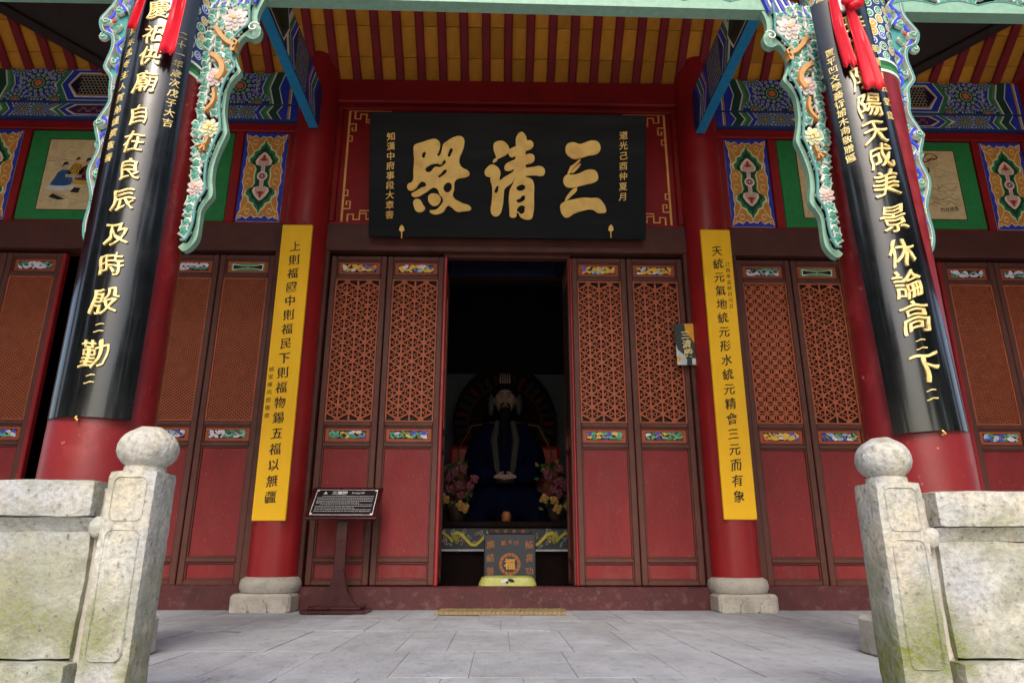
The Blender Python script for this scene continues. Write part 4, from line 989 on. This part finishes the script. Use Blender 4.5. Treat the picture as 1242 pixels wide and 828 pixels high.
couplet(1, 'black curved couplet board on the right outer column, gold characters 陽天成美景休論高下', 3.32, .96, .86, math.radians(-2.0), cr_, ('賈平凹文學藝術館木南敬贈匾', -.145, 2.985, 2.35, .048), ('敬書有云堂意', .10, 2.99, 2.58, .05))

# ---- red silk ribbons
def ribbon(name, label, segs, knot=None):
    e = empty(name, segs[0][0][0]); tag(e, label, 'ribbon', 'red silk ribbons tied over the couplet boards'); o0 = Vector(segs[0][0][0])
    for path, w0, w1 in segs:
        vs = []; fs = []; n = 14; m = 13
        for j in range(n+1):
            t = j/n; f = t*(len(path)-1); i = min(int(f), len(path)-2); p = Vector(path[i]).lerp(Vector(path[i+1]), f-i)
            wd = w0+(w1-w0)*t
            for k in range(m):
                u = k/(m-1)-.5; yy = -.012*math.cos(u*9+t*1.6)-.004*math.sin(u*19+t*3); zz = .012*math.sin(u*20)*(t > .97)
                vs.append(tuple(p+Vector((u*wd, yy+.01*abs(u), zz))-o0))
        for j in range(n):
            for k in range(m-1): fs.append([j*m+k, j*m+k+1, (j+1)*m+k+1, (j+1)*m+k])
        b = MB(); b.add(vs, fs); o = b.build('ribbon_tail', MT['silk'], e, True)
        s_ = o.modifiers.new('thickness', 'SOLIDIFY'); s_.thickness = .003
    if knot:
        b = MB(); rnd = random.Random(4); k0 = Vector(knot)-o0
        for i in range(12):
            a = rnd.uniform(0, 2*PI); d = Vector((math.cos(a)*.03, -.01*rnd.random(), math.sin(a)*.028))
            q = k0+d; b.ball(tuple(q), (rnd.uniform(.02, .036), .022, rnd.uniform(.016, .03)), 6)
        b.build('knot', MT['silk'], e, True)
ribbon('red_ribbon', 'wide red silk ribbon hanging down the left black couplet board', [([(-1.735, 2.925, 3.45), (-1.745, 2.92, 3.15), (-1.76, 2.915, 2.84)], .06, .10)])
ribbon('red_ribbon', 'narrow red silk ribbon end at the outer edge of the left black couplet board', [([(-1.93, 2.935, 3.4), (-1.945, 2.93, 3.2), (-1.965, 2.93, 3.0)], .05, .06)])
ribbon('red_ribbon', 'red silk bow with two long tails tied over the right black couplet board', [([(1.70, 2.93, 3.34), (1.705, 2.925, 3.1), (1.735, 2.93, 2.84)], .045, .062), ([(1.77, 2.92, 3.25), (1.80, 2.91, 3.0), (1.835, 2.92, 2.70)], .04, .10)], (1.775, 2.90, 3.22))

# ---- information stand
sg = empty('information_stand', (-1.30, 5.68, 0)); tag(sg, 'dark maroon wooden information stand with slanted black text board in front of the left doors', 'sign')
b = MB(); b.box(-.245, .245, -.16, .16, .004, .03, ch=.006); b.box(-.20, .20, -.13, .13, .03, .055, ch=.006); b.build('foot', MT['signwood'], sg)
b = MB(); b.prism([(-.15, .055), (.15, .055), (.115, .09), (.07, .16), (.044, .27), (-.044, .27), (-.07, .16), (-.115, .09)], -.03, .03)
b.box(-.043, .043, -.028, .028, .26, .80, ch=.005); b.build('post', MT['signwood'], sg)
tp = empty('t'); bpy.data.objects.remove(tp)
B0, B1 = Vector((0, -.13, .70)), Vector((0, .08, .915)); bd = (B1-B0).normalized(); bn = Vector((0, -bd.z, bd.y)); BH = (B1-B0).length+.06
fnb = lambda u, v, w_: tuple(Vector((u, 0, 0))+B0+bd*v+bn*w_)
b = MB(fnb); b.box(-.285, .285, -.0, BH, -.03, 0, ch=.006); bo = b.build('text_board', MT['signwood'], sg)
p = MB(fnb); WHT = S(220, 220, 220); p.poly([(-.25, .03), (.25, .03), (.25, BH-.03), (-.25, BH-.03)], S(26, 14, 20), .0005)
for a in ([(-.245, .035), (.245, .035)], [(-.245, BH-.035), (.245, BH-.035)], [(-.245, .035), (-.245, BH-.035)], [(.245, .035), (.245, BH-.035)]): p.strip(a, .005, WHT, .001)
for cx, cz in ((-.235, .045), (.235, .045), (-.235, BH-.045), (.235, BH-.045)): p.poly(circ(cx, cz, .010, 6), WHT, .0014)
for k, ch in enumerate('三清殿'): text(p, ch, -.10+.042*k, BH-.072, .042, .001, .03, .002, 0, 0, WHT)
p.poly([(-.19, BH-.085), (-.155, BH-.085), (-.172, BH-.055)], WHT, .0012); text(p, 'Sanqing Hall', .10, BH-.070, .026, .001, .01, .002, 0, 0, WHT, ctr=(2.9, .3), xs=.8)
rnd = random.Random(6); v = BH-.11
for r in range(10):
    u = -.225 if r not in (0, 5) else -.19; end = .225 if r not in (4, 7) else rnd.uniform(0, .15)
    while u < end:
        L = rnd.uniform(.012, .03) if r > 5 or r == 4 else .011; p.strip([(u, v), (min(u+L, end), v)], .008 if r < 5 else .006, S(170, 170, 172), .001); u += L+.004
    v -= .0195
    if v < .05: break
p.build('lettering', MT['paint'], bo)

# ---- small number plaque by the right door
b = MB(); sp_ = empty('hanging_sign', (1.63, 5.93, 2.25)); tag(sp_, 'small dark green sign with yellow corner hung between the right doors and the yellow board', 'sign')
b.box(-.099, .099, 0, .012, -.195, .20, ch=.002, c=S(52, 62, 62)); b.build('board', MT['paint'], sp_)
p = MB(lambda u, v, w_: (u, -.0004-w_, v))
p.poly([(.097, .198), (-.01, .198), (.0, .12), (.03, .08), (.075, .01), (.092, -.06), (.097, -.06)], S(222, 160, 40), .0006)
p.poly([(-.097, .0), (-.08, -.05), (-.03, -.1), (-.005, -.14), (-.01, -.193), (-.097, -.193)], S(196, 200, 200), .0006)
p.poly([(-.097, -.11), (-.07, -.12), (-.06, -.15), (-.09, -.165), (-.097, -.16)], S(226, 170, 50), .001)
p.poly([(.04, -.13), (.097, -.13), (.097, -.19), (.04, -.19)], S(214, 214, 210), .0008); 
for k, ch in enumerate('三清殿'): text(p, ch, -.005+.008*k, .09-.085*k, .082, .0008, .022, .004, .1, .02, S(236, 216, 150))
p.build('lettering', MT['paint'], sp_)
m_ = MB(); m_.tube([(0, .006, .2), (0, .02, .24), (0, .07, .26)], .003); m_.build('wire', MT['metal'], sp_)

# ---- door mat
b = MB(lambda x, y, z: (x+.012*math.sin(y*9), y+.01*math.sin(x*7), z)); 
for i in range(28): b.box(-.49+i*.035, -.49+i*.035+.034, -.16, .17, .0, .024+.004*((i*7) % 3)/3, ch=.003)
o = b.build('door_mat', MT['coir'], None, loc=(-.03, 5.62, .001)); tag(o, 'thin brown coir door mat on the floor before the threshold', 'mat')

# ---- altar, donation box, cushion
al = empty('altar_table', (0, 7.3, 0)); tag(al, 'dark altar table with a painted dragon frieze inside the doorway', 'altar')
b = MB(); b.box(-1.2, 1.2, -.1, .6, .69, .75, ch=.01); b.build('table_top', MT['altarb'], al)
b = MB(); b.box(-1.1, 1.1, 0, .5, 0, .47, ch=.01); b.build('body', MT['altarb'], al)
b = MB(); b.box(-1.15, 1.15, -.06, .5, .48, .685, ch=.004, c=S(48, 56, 62)); fz = b.build('dragon_frieze', MT['carve'], al)
b = MB(); b.box(-1.15, 1.15, -.075, -.062, .458, .478, c=S(190, 190, 200)); b.build('white_edging', MT['paint'], al)
p = MB(lambda u, v, w_: (u, -.061-w_, v)); rnd = random.Random(5); YG = S(190, 178, 66)
for s in (-1, 1):
    for k in range(40): p.dome(ovalpts(s*rnd.uniform(.12, 1.1), rnd.uniform(.5, .66), .03, .014, rnd.uniform(0, 3)), S(160, 170, 170), rnd.choice((S(120, 30, 30), S(90, 110, 120), S(140, 60, 40))), .0, .006)
    for o_ in (0, .52):
        pts = [(s*(1.05-o_-.048*k), .575+.062*math.sin(k*.9+o_)) for k in range(12)]; p.strip(pts, [.046-.0015*k for k in range(12)], YG, .006, .014)
        hx = s*(1.05-o_-.048*11.6)
        for k in range(7): a = k*.9; p.strip([(hx, .58), (hx+.03*math.cos(a), .58+.03*math.sin(a)), (hx+.055*math.cos(a+.5), .58+.05*math.sin(a+.5))], .012, YG, .008, .012)
p.build('dragons', MT['carve'], fz)
dbx = empty('donation_box', (.045, 6.6, 0)); tag(dbx, 'grey donation box with gold characters and a round emblem in the doorway', 'donation box')
b = MB(); b.box(-.238, .238, 0, .4, 0, .612, ch=.008); b.build('box', MT['boxg'], dbx)
p = MB(lambda u, v, w_: (u, -.0005-w_, v)); OG = S(158, 98, 48)
for k, ch in enumerate('廣結善'): text(p, ch, -.178, .515-.115*k, .075, 0, .01, .004, .1, .02, OG)
for k, ch in enumerate('隨喜功'): text(p, ch, .178, .515-.115*k, .075, 0, .01, .004, .1, .02, OG)
for k, ch in enumerate('願大行'): text(p, ch, -.06+.06*k, .53+(.01 if k == 1 else 0), .046, 0, .01, .004, .1, .02, OG)
p.strip(circ(0, .345, .085, 28), .026, OG, .0006, closed=True); text(p, '福', 0, .345, .10, .001, .03, .004, 0, .02, S(206, 150, 60))
for k in range(14):
    a = 2*PI*k/14; p.strip([(.077*math.cos(a), .345+.077*math.sin(a)), (.093*math.cos(a+.12), .345+.093*math.sin(a+.12))], .006, S(90, 50, 30), .0012)
p.build('lettering', MT['paint'], dbx)
b = MB(); b.box(-.2, .2, .02, .38, .612, .66, ch=.006); b.build('lid', MT['darkwood'], dbx)
p = MB(lambda u, v, w_: (u, .0195-w_, v))
for k, ch in enumerate('功德無量'): text(p, ch, -.12+.08*k, .636, .034, 0, .01, .004, 0, .0, S(120, 90, 60))
p.build('lettering', MT['paint'], dbx)
ku = empty('prayer_cushion', (.02, 6.32, 0)); tag(ku, 'low prayer cushion draped with pale yellow green satin before the grey box', 'cushion')
b = MB(); n = 20
vs = []; fs = []
prof = [(.27, .0), (.262, .12), (.245, .2), (.225, .238), (.18, .25), (.0, .252)]
for j, (r, z) in enumerate(prof):
    for i in range(40):
        a = 2*PI*i/40; ca, sa = math.cos(a), math.sin(a); q = (abs(ca)**6+abs(sa)**6)**(-1/6)
        wv = 1+(.018*math.sin(a*13) if j < 2 else 0); vs.append((r*q*ca*wv, .62*r*q*sa*wv, z+.003*math.sin(a*5)))
for j in range(len(prof)-1):
    for i in range(40): fs.append([j*40+i, j*40+(i+1) % 40, (j+1)*40+(i+1) % 40, (j+1)*40+i])
b.add(vs, fs); b.build('satin_cover', MT['cloth'], ku, True)
p = MB(lambda u, v, w_: (u, -.15-w_*1.0+(.0)*(v), v)); 
p.poly(ovalpts(-.03, .215, .035, .014, .3), S(200, 204, 210), .004); p.poly(ovalpts(.03, .22, .03, .013, -.3), S(20, 20, 26), .005); p.poly(ovalpts(-.005, .205, .012, .01, 0), S(20, 20, 26), .006)
p.build('embroidery', MT['paint'], ku)
cd = MB(); cd.lathe([(.035, .75), (.045, .76), (.05, .82), (.035, .85), (.03, .855)], .02, 7.4, 16, S(140, 84, 44)); o = cd.build('incense_cup', MT['carve'], None, True); tag(o, 'small orange brown cup standing on the altar before the statue', 'cup')

# ---- the seated deity statue
stt = empty('deity_statue', (.01, 8.25, .75)); tag(stt, 'seated bearded deity statue in dark blue robes behind the altar', 'statue')
rob = mat('statue_blue_robe', S(5, 8, 30), .9, .3, 8, spec=.05); skin = mat('statue_face_paint', S(124, 100, 88), .7, .05, 8); blk = mat('statue_black_hair', S(10, 9, 9), .8, .1, 8, spec=.1)
gy = mat('statue_grey_trim', S(46, 44, 40), .7, .1, 8); gd = mat('statue_gold_trim', S(84, 54, 26), .45, .1, 8)
def skin_body(name, chain, m, parent, root=0):
    verts, edges, radii = chain
    me = bpy.data.meshes.new(name); me.from_pydata(verts, edges, []); o = bpy.data.objects.new(name, me); col.objects.link(o); o.parent = parent
    sk = o.modifiers.new('skin', 'SKIN'); lay = me.skin_vertices[0] if me.skin_vertices else None
    if lay is None:
        import bmesh as _b; bmh = _b.new(); bmh.from_mesh(me); bmh.verts.layers.skin.verify(); bmh.to_mesh(me); bmh.free(); lay = me.skin_vertices[0]
    for i, r in enumerate(radii): lay.data[i].radius = r
    lay.data[root].use_root = True
    ss = o.modifiers.new('smooth', 'SUBSURF'); ss.levels = ss.render_levels = 2; me.materials.append(m)
    return o
body = ([(0, 0, -.1), (0, 0, .25), (0, -.02, .65), (0, 0, .98), (0, .0, 1.16), (0, -.01, 1.26), (-.22, 0, 1.08), (-.35, -.08, .74), (-.26, -.35, .52), (-.1, -.42, .5), (.22, 0, 1.08), (.35, -.08, .74), (.26, -.35, .52), (.1, -.42, .5), (-.38, -.38, .18), (-.42, -.45, -.3), (.38, -.38, .18), (.42, -.45, -.3)],
        [(0, 1), (1, 2), (2, 3), (3, 4), (4, 5), (3, 6), (6, 7), (7, 8), (8, 9), (3, 10), (10, 11), (11, 12), (12, 13), (1, 14), (14, 15), (1, 16), (16, 17)],
        [(.4, .3), (.36, .28), (.27, .2), (.25, .17), (.09, .09), (.08, .08), (.16, .14), (.17, .16), (.15, .15), (.09, .10), (.16, .14), (.17, .16), (.15, .15), (.09, .10), (.22, .2), (.2, .18), (.22, .2), (.2, .18)])
skin_body('robed_body', body, rob, stt, 1)
def shaped_head(parent):
    b = MB(); n = 24; vs = []; fs = []
    for j in range(1, n):
        for i in range(2*n):
            a = PI*j/n; q = PI*i/n; x = math.sin(a)*math.cos(q); y = math.sin(a)*math.sin(q); z = math.cos(a)
            r = Vector((x*.135, y*.15, z*.19)); 
            if z < 0: r.x *= 1-.22*(-z); 
            if y < 0:
                f = -y
                r.y -= .045*math.exp(-((x/.16)**2))*math.exp(-(((z+.12)/.22)**2))*f          # nose
                r.y += .018*math.exp(-(((abs(x)-.38)/.16)**2))*math.exp(-(((z-.12)/.13)**2))  # eye sockets
                r.y -= .014*math.exp(-((x/.3)**2))*math.exp(-(((z+.48)/.08)**2))             # lips
                r.y -= .012*math.exp(-((x/.35)**2))*math.exp(-(((z+.85)/.2)**2))
            vs.append(tuple(r))
    m = 2*n
    for j in range(n-2):
        for i in range(m): fs.append([j*m+i, (j+1)*m+i, (j+1)*m+(i+1) % m, j*m+(i+1) % m])
    fs.append(list(range(m))); fs.append([(n-2)*m+i for i in range(m)][::-1])
    b.add(vs, fs); h = b.build('head', skin, parent, True, loc=(0, -.03, 1.47))
    for s in (-1, 1):
        e = MB(); e.ball((s*.052, -.132, .022), (.022, .008, .006), 6, S(20, 14, 12)); e.build('eye', MT['paint'], h, True)
        e = MB(); e.tube([(s*.02, -.148, .05), (s*.055, -.145, .062), (s*.095, -.125, .05)], .006, 5, S(20, 14, 12)); e.build('eyebrow', MT['paint'], h, True)
        e = MB(); e.ball((s*.132, .0, .0), (.016, .03, .055), 6, S(124, 100, 88)); e.build('ear', MT['paint'], h, True)
    e = MB(); e.ball((0, -.162, -.094), (.03, .008, .007), 6, S(110, 40, 36)); e.build('mouth', MT['paint'], h, True)
    hr = MB(); hr.ball((0, .03, .07), (.155, .16, .165), 12); hr.build('hair', blk, h, True)
    for s in (-1, 1):
        q = MB(); q.ball((s*.17, .02, -.05), (.045, .06, .14), 8); q.build('grey_lappet', gy, h, True)
    bd_ = MB(); bd_.tube([(0, -.15, -.13), (0, -.17, -.25), (0, -.19, -.45), (0, -.2, -.75)], [.045, .055, .045, .008], 8)
    for s in (-1, 1): bd_.tube([(s*.01, -.165, -.07), (s*.045, -.155, -.08), (s*.06, -.14, -.16), (s*.055, -.14, -.24)], [.008, .012, .012, .004], 6)
    bd_.build('beard', blk, h, True)
    cr = MB(); cr.lathe([(.10, .20), (.085, .25), (.06, .34), (.02, .38)], 0, 0, 12)
    cr.build('topknot', blk, h, True)
    cc = MB()
    for k in range(5): cc.prism([(-.07+.028*k, .19), (-.05+.028*k, .19), (-.055+.028*k, .31), (-.065+.028*k, .31)], -.10, -.09)
    cc.build('crown', gd, h)
shaped_head(stt)
for s in (-1, 1):
    t = MB(); t.tube([(s*.09, -.17, 1.18), (s*.13, -.23, .95), (s*.10, -.27, .7), (s*.08, -.3, .45)], [.03, .045, .04, .03], 8); t.build('robe_lapel', gy, stt, True)
    t = MB(); t.tube([(s*.12, -.0, 1.2), (s*.4, -.05, 1.15), (s*.55, -.1, .85), (s*.52, -.15, .5)], .012, 6); t.build('robe_piping', gd, stt, True)
    # hands meeting in the lap: palm and five fingers each
    t = MB(); t.ball((s*.075, -.50, .50), (.055, .035, .028), 8)
    for k, (L, dz) in enumerate(((.10, .018), (.115, .006), (.11, -.006), (.09, -.018))):
        t.tube([(s*.06, -.53, .50+dz), (s*.02, -.545, .50+dz), (-s*(L-.1)*.5, -.54, .492+dz), (-s*(L-.06), -.53, .49+dz)], [.011, .011, .010, .007], 6)
    t.tube([(s*.08, -.51, .52), (s*.05, -.53, .545), (s*.015, -.535, .55)], [.012, .011, .008], 6); t.build('hand', skin, stt, True)
t = MB(); t.lathe([(.0, 0), (.10, .01), (.12, .03), (.10, .035), (0, .03)], 0, -.5, 20); o = t.build('jade_plate', gy, stt, True); o.location = (0, 0, .42)
ha = MB(lambda u, v, w_: (u, .3-w_, v+1.25)); ha.poly([(a*.9, b_*1.05) for a, b_ in circ(0, 0, .72, 40)], S(22, 14, 12), .0); ha.strip(circ(0, 0, .46, 32), .02, S(60, 44, 24), .004, .01, True)
for k in range(32): a = 2*PI*k/32; ha.dome(ovalpts(.55*math.cos(a), .55*math.sin(a), .08, .03, a), S(60, 40, 30), [S(70, 20, 18), S(20, 40, 34), S(20, 26, 60)][k % 3], .002, .012)
ha.build('halo', mat('halo_paint', rough=.95, var=.3, scale=12, attr=True, spec=.02), stt)
t = MB(); t.box(-.62, .62, -.55, .4, -.75, -.12, ch=.03); t.box(-.68, .68, .2, .32, -.2, .95, ch=.04); t.build('throne', MT['dred'], stt)
bx('statue_screen', mat('grey_back_curtain', S(74, 80, 84), .9, .1, 3), None, -1.6, 1.6, 9.0, 9.06, 0, 2.75); tag(bpy.data.objects['statue_screen'], 'plain grey screen standing behind the seated statue', 'screen')

# ---- flower bouquets beside the statue
def bouquet(x, label, seed):
    e = empty('flower_bouquet', (x, 7.55, .75)); tag(e, label, 'flowers', 'artificial flower bouquets on the altar'); rnd = random.Random(seed)
    v = MB(); v.lathe([(.05, 0), (.09, .06), (.1, .14), (.05, .24), (.065, .28)], 0, 0, 16, S(50, 38, 28)); v.build('vase', MT['carve'], e, True)
    lf = MB()
    for k in range(120):
        a = rnd.uniform(0, 2*PI); z = rnd.uniform(.1, .62); r = rnd.uniform(.02, .22); c0 = Vector((r*math.cos(a), r*math.sin(a)*.6, z)); d = Vector((rnd.uniform(-1, 1), rnd.uniform(-1, .2), rnd.uniform(-.6, 1))).normalized()*.07; sd_ = d.cross(Vector((0, 1, .3))).normalized()*.02
        lf.add([tuple(c0), tuple(c0+d*.5+sd_), tuple(c0+d), tuple(c0+d*.5-sd_)], [[0, 1, 2, 3]], rnd.choice((S(20, 50, 22), S(40, 66, 22), S(90, 90, 24))))
    l = lf.build('foliage', MT['carve'], e); l['kind'] = 'stuff'
    for k in range(13):
        a = rnd.uniform(0, 2*PI); r = .2*math.sqrt(rnd.random()); p0 = (r*math.cos(a), -.1-.06*rnd.random(), .14+.036*k+rnd.uniform(-.02, .02)); cc = (S(150, 104, 40), S(150, 136, 80)) if k < 4 else (S(84, 22, 36), S(104, 48, 62))
        f = MB()
        for q in range(9):
            t = 2*PI*q/9+k; rr = .032 if q % 2 else .02
            f.ball((p0[0]+rr*math.cos(t), p0[1]-.01*(q % 2 == 0), p0[2]+rr*math.sin(t)), (.024, .014, .024), 5, cc[q % 2])
        f.build('blossom', MT['carve'], e, True)
bouquet(-.5, 'bouquet of pink and yellow artificial flowers on the altar left of the statue', 3); bouquet(.56, 'bouquet of pink artificial flowers on the altar right of the statue', 9)

# ---- marble balustrades
def rough(mb, amt=.003, seed=0):
    from mathutils import noise
    mb.v = [tuple(Vector(v)+Vector(noise.noise_vector(Vector(v)*6+Vector((seed, 0, 0))))*amt*.8+Vector(noise.noise_vector(Vector(v)*38))*amt*.55) for v in mb.v]
def dense_box(mb, x0, x1, y0, y1, z0, z1, step=.03, ch=.012):
    nx, ny, nz = (max(1, int(round(abs(d)/step))) for d in (x1-x0, y1-y0, z1-z0))
    def grid(o, u, v, nu, nv, flip):
        vs = []; fs = []
        for j in range(nv+1):
            for i in range(nu+1):
                p = Vector(o)+Vector(u)*i/nu+Vector(v)*j/nv; vs.append(p)
        for j in range(nv):
            for i in range(nu):
                f = [j*(nu+1)+i, j*(nu+1)+i+1, (j+1)*(nu+1)+i+1, (j+1)*(nu+1)+i]; fs.append(f[::-1] if flip else f)
        c0 = Vector(((x0+x1)/2, (y0+y1)/2, (z0+z1)/2)); hx, hy, hz = (x1-x0)/2-ch, (y1-y0)/2-ch, (z1-z0)/2-ch; out = []
        for p in vs:       # round the edges
            d = p-c0; q = Vector((max(-hx, min(hx, d.x)), max(-hy, min(hy, d.y)), max(-hz, min(hz, d.z)))); e = d-q
            if e.length > ch: e = e.normalized()*ch
            out.append(tuple(c0+q+e))
        mb.add(out, fs)
    X, Y, Z = (x1-x0, 0, 0), (0, y1-y0, 0), (0, 0, z1-z0)
    grid((x0, y0, z0), X, Z, nx, nz, False); grid((x0, y1, z0), X, Z, nx, nz, True)
    grid((x0, y0, z0), Y, Z, ny, nz, True); grid((x1, y0, z0), Y, Z, ny, nz, False)
    grid((x0, y0, z1), X, Y, nx, ny, False); grid((x0, y0, z0), X, Y, nx, ny, True)
def balustrade(s, label):
    xi = 1.04 if s < 0 else 1.022; xo = 1.178 if s < 0 else 1.16
    e = empty('marble_balustrade', (s*xi, 2.0, 0)); tag(e, label, 'balustrade', 'marble balustrades flanking the steps')
    o0 = Vector(e.location); F = lambda x, y, z: (x-o0.x, y-o0.y, z-o0.z)
    a, b_ = min(s*xi, s*xo), max(s*xi, s*xo); ptop = .667 if s < 0 else .645
    m_ = MB(F); dense_box(m_, a, b_, 2.0, 2.135, -.05, ptop, .022, .014); rough(m_, .004, 3 if s < 0 else 8); po = m_.build('post', MT['stone'], e, True)
    rc = (s*(xi+xo)/2+.002, 2.067); rb = .084 if s < 0 else .078
    pr = [(.058, ptop-.004), (.056, ptop+.012)] + [(rb*math.cos(t)**.8, ptop+.066+ .062*math.sin(t)) for t in [-.95, -.7, -.4, -.1, .15, .4, .65, .85, 1.05]] + [(rb*.35, ptop+.132), (.004, ptop+.134)]
    m_ = MB(F); m_.lathe(pr, rc[0], rc[1], 40); rough(m_, .003); m_.build('ball_finial', MT['stone'], po, True)
    # shallow carved frames on the post face
    g = MB(F); cxp = (a+b_)/2
    for (z0, z1) in ((ptop-.14, ptop-.02), (ptop-.50, ptop-.165)):
        q = []; rr = .018; hw = .046
        for (qx, qz, a0) in ((hw-rr, z1-rr-.0, 0), (-hw+rr, z1-rr, PI/2), (-hw+rr, z0+rr, PI), (hw-rr, z0+rr, 1.5*PI)):
            q += [(cxp+qx+rr*math.cos(a0+t), qz+rr*math.sin(a0+t)) for t in (0, .4, .8, 1.2, PI/2)]
        n = len(q); vs = []
        for k in range(n):
            A0, A1 = q[k-1], q[(k+1) % n]; dx, dz = A1[0]-A0[0], A1[1]-A0[1]; l = math.hypot(dx, dz) or 1; nx, nz = -dz/l*.003, dx/l*.003; x, z = q[k]
            vs += [(x+nx, 2.001, z+nz), (x, 1.9965, z), (x-nx, 2.001, z-nz)]
        fs = []
        for k in range(n):
            k2 = (k+1) % n
            for j in range(2): fs.append([3*k+j, 3*k2+j, 3*k2+j+1, 3*k+j+1])
        g.add(vs, fs)
    g.build('carved_border', MT['stone'], po)
    # rails and panels
    X = lambda u, v: (min(s*u, s*v), max(s*u, s*v))
    st0 = xo+.028; en = 2.3
    hz = .64 if s < 0 else .618
    m_ = MB(F); x0, x1 = X(st0, en); dense_box(m_, x0, x1, 1.995, 2.125, hz-.105, hz, .03, .014); rough(m_, .004, 5); m_.build('top_rail', MT['stone'], e, True)
    m_ = MB(F); n = 24; prof = [(2.01, hz-.104), (2.022, hz-.118), (2.034, hz-.142), (2.11, hz-.142), (2.11, hz-.104)]
    vs = []; fs = []
    for k in range(n+1):
        x = x0+(x1-x0)*k/n; vs += [(x, y, z) for y, z in prof]
    for k in range(n):
        for j in range(5): fs.append([5*k+j, 5*(k+1)+j, 5*(k+1)+(j+1) % 5, 5*k+(j+1) % 5])
    fs += [[0, 1, 2, 3, 4], [5*n+i for i in range(5)][::-1]]; m_.add(vs, fs); rough(m_, .003, 2); m_.build('moulding', MT['stone'], e, True)
    m_ = MB(F); dense_box(m_, *X(st0+.006, en), 2.03, 2.11, .168, hz-.142, .03, .006); rough(m_, .005, 6); m_.build('panel', MT['stone'], e, True)
    m_ = MB(F); dense_box(m_, *X(st0-.01, en), 1.985, 2.135, -.05, .163, .03, .012); rough(m_, .005, 9); m_.build('bottom_rail', MT['stone'], e, True)
    m_ = MB(F); dense_box(m_, *X(xo-.01, st0+.02), 2.05, 2.10, .0, hz-.02, .03, .004); m_.build('joint_filler', MT['basestone'], e, True)
    m_ = MB(F)   # little carved ear between rail and post
    m_.ball((s*(xo+.012), 2.02, hz-.13), (.026, .022, .03), 8); rough(m_, .004); m_.build('scroll_ear', MT['stone'], e, True)
balustrade(-1, 'left weathered marble balustrade with round topped post and mossy panel')
balustrade(1, 'right weathered marble balustrade with round topped post and pale mossy panel')

# ---- unseen trees added behind the camera so the lacquer reflects a dark courtyard
leafm = mat('tree_foliage', S(62, 84, 40), .6, .3, 2); bark = mat('tree_bark', S(84, 70, 58), .9, .2, 6, .4)
def tree(x, y, h, label, seed):
    rnd = random.Random(seed); e = empty('reflection_tree', (x, y, -1.1)); tag(e, label, 'tree', 'unseen trees added for the lacquer reflections')
    t = MB(); t.tube([(0, 0, 0), (.1, .05, h*.25), (-.05, .1, h*.5), (.05, 0, h*.85)], [.26, .2, .14, .04], 9)
    for k in range(9):
        a = k*2.4; z = h*(.25+.06*k); t.tube([(0, 0, z), (math.cos(a)*1.0, math.sin(a)*1.0, z+.6), (math.cos(a)*1.9, math.sin(a)*1.9, z+1.4)], [.09, .06, .02], 6)
    t.build('trunk', bark, e, True)
    cl = [(rnd.uniform(-1, 1)*h*.22, rnd.uniform(-1, 1)*h*.22, h*rnd.uniform(.3, .98), rnd.uniform(.7, 1.3)) for _ in range(26)]; lf = MB()
    for k in range(5200):
        c0 = cl[rnd.randrange(len(cl))]; d = Vector((rnd.gauss(0, 1), rnd.gauss(0, 1), rnd.gauss(0, .8))).normalized()*c0[3]*rnd.random()**.4; p = Vector(c0[:3])+d
        a = Vector((rnd.uniform(-1, 1), rnd.uniform(-1, 1), rnd.uniform(-1, 1))).normalized(); b_ = a.orthogonal().normalized()
        lf.add([tuple(p-a*.24), tuple(p+b_*.15), tuple(p+a*.24), tuple(p-b_*.15)], [[0, 1, 2, 3]])
    lf.build('crown', leafm, e)['kind'] = 'stuff'
for i, (x, y, h) in enumerate(((-9, -4, 12), (-7.2, -9, 13), (7.6, -8.5, 13), (10, -3.5, 12), (-13, -1, 10), (14, -1, 10))):
    tree(x, y, h, 'leafy tree added out of view for dark reflections in the lacquer, %s' % ['near left', 'far left', 'far right', 'near right', 'leftmost', 'rightmost'][i], 40+i)
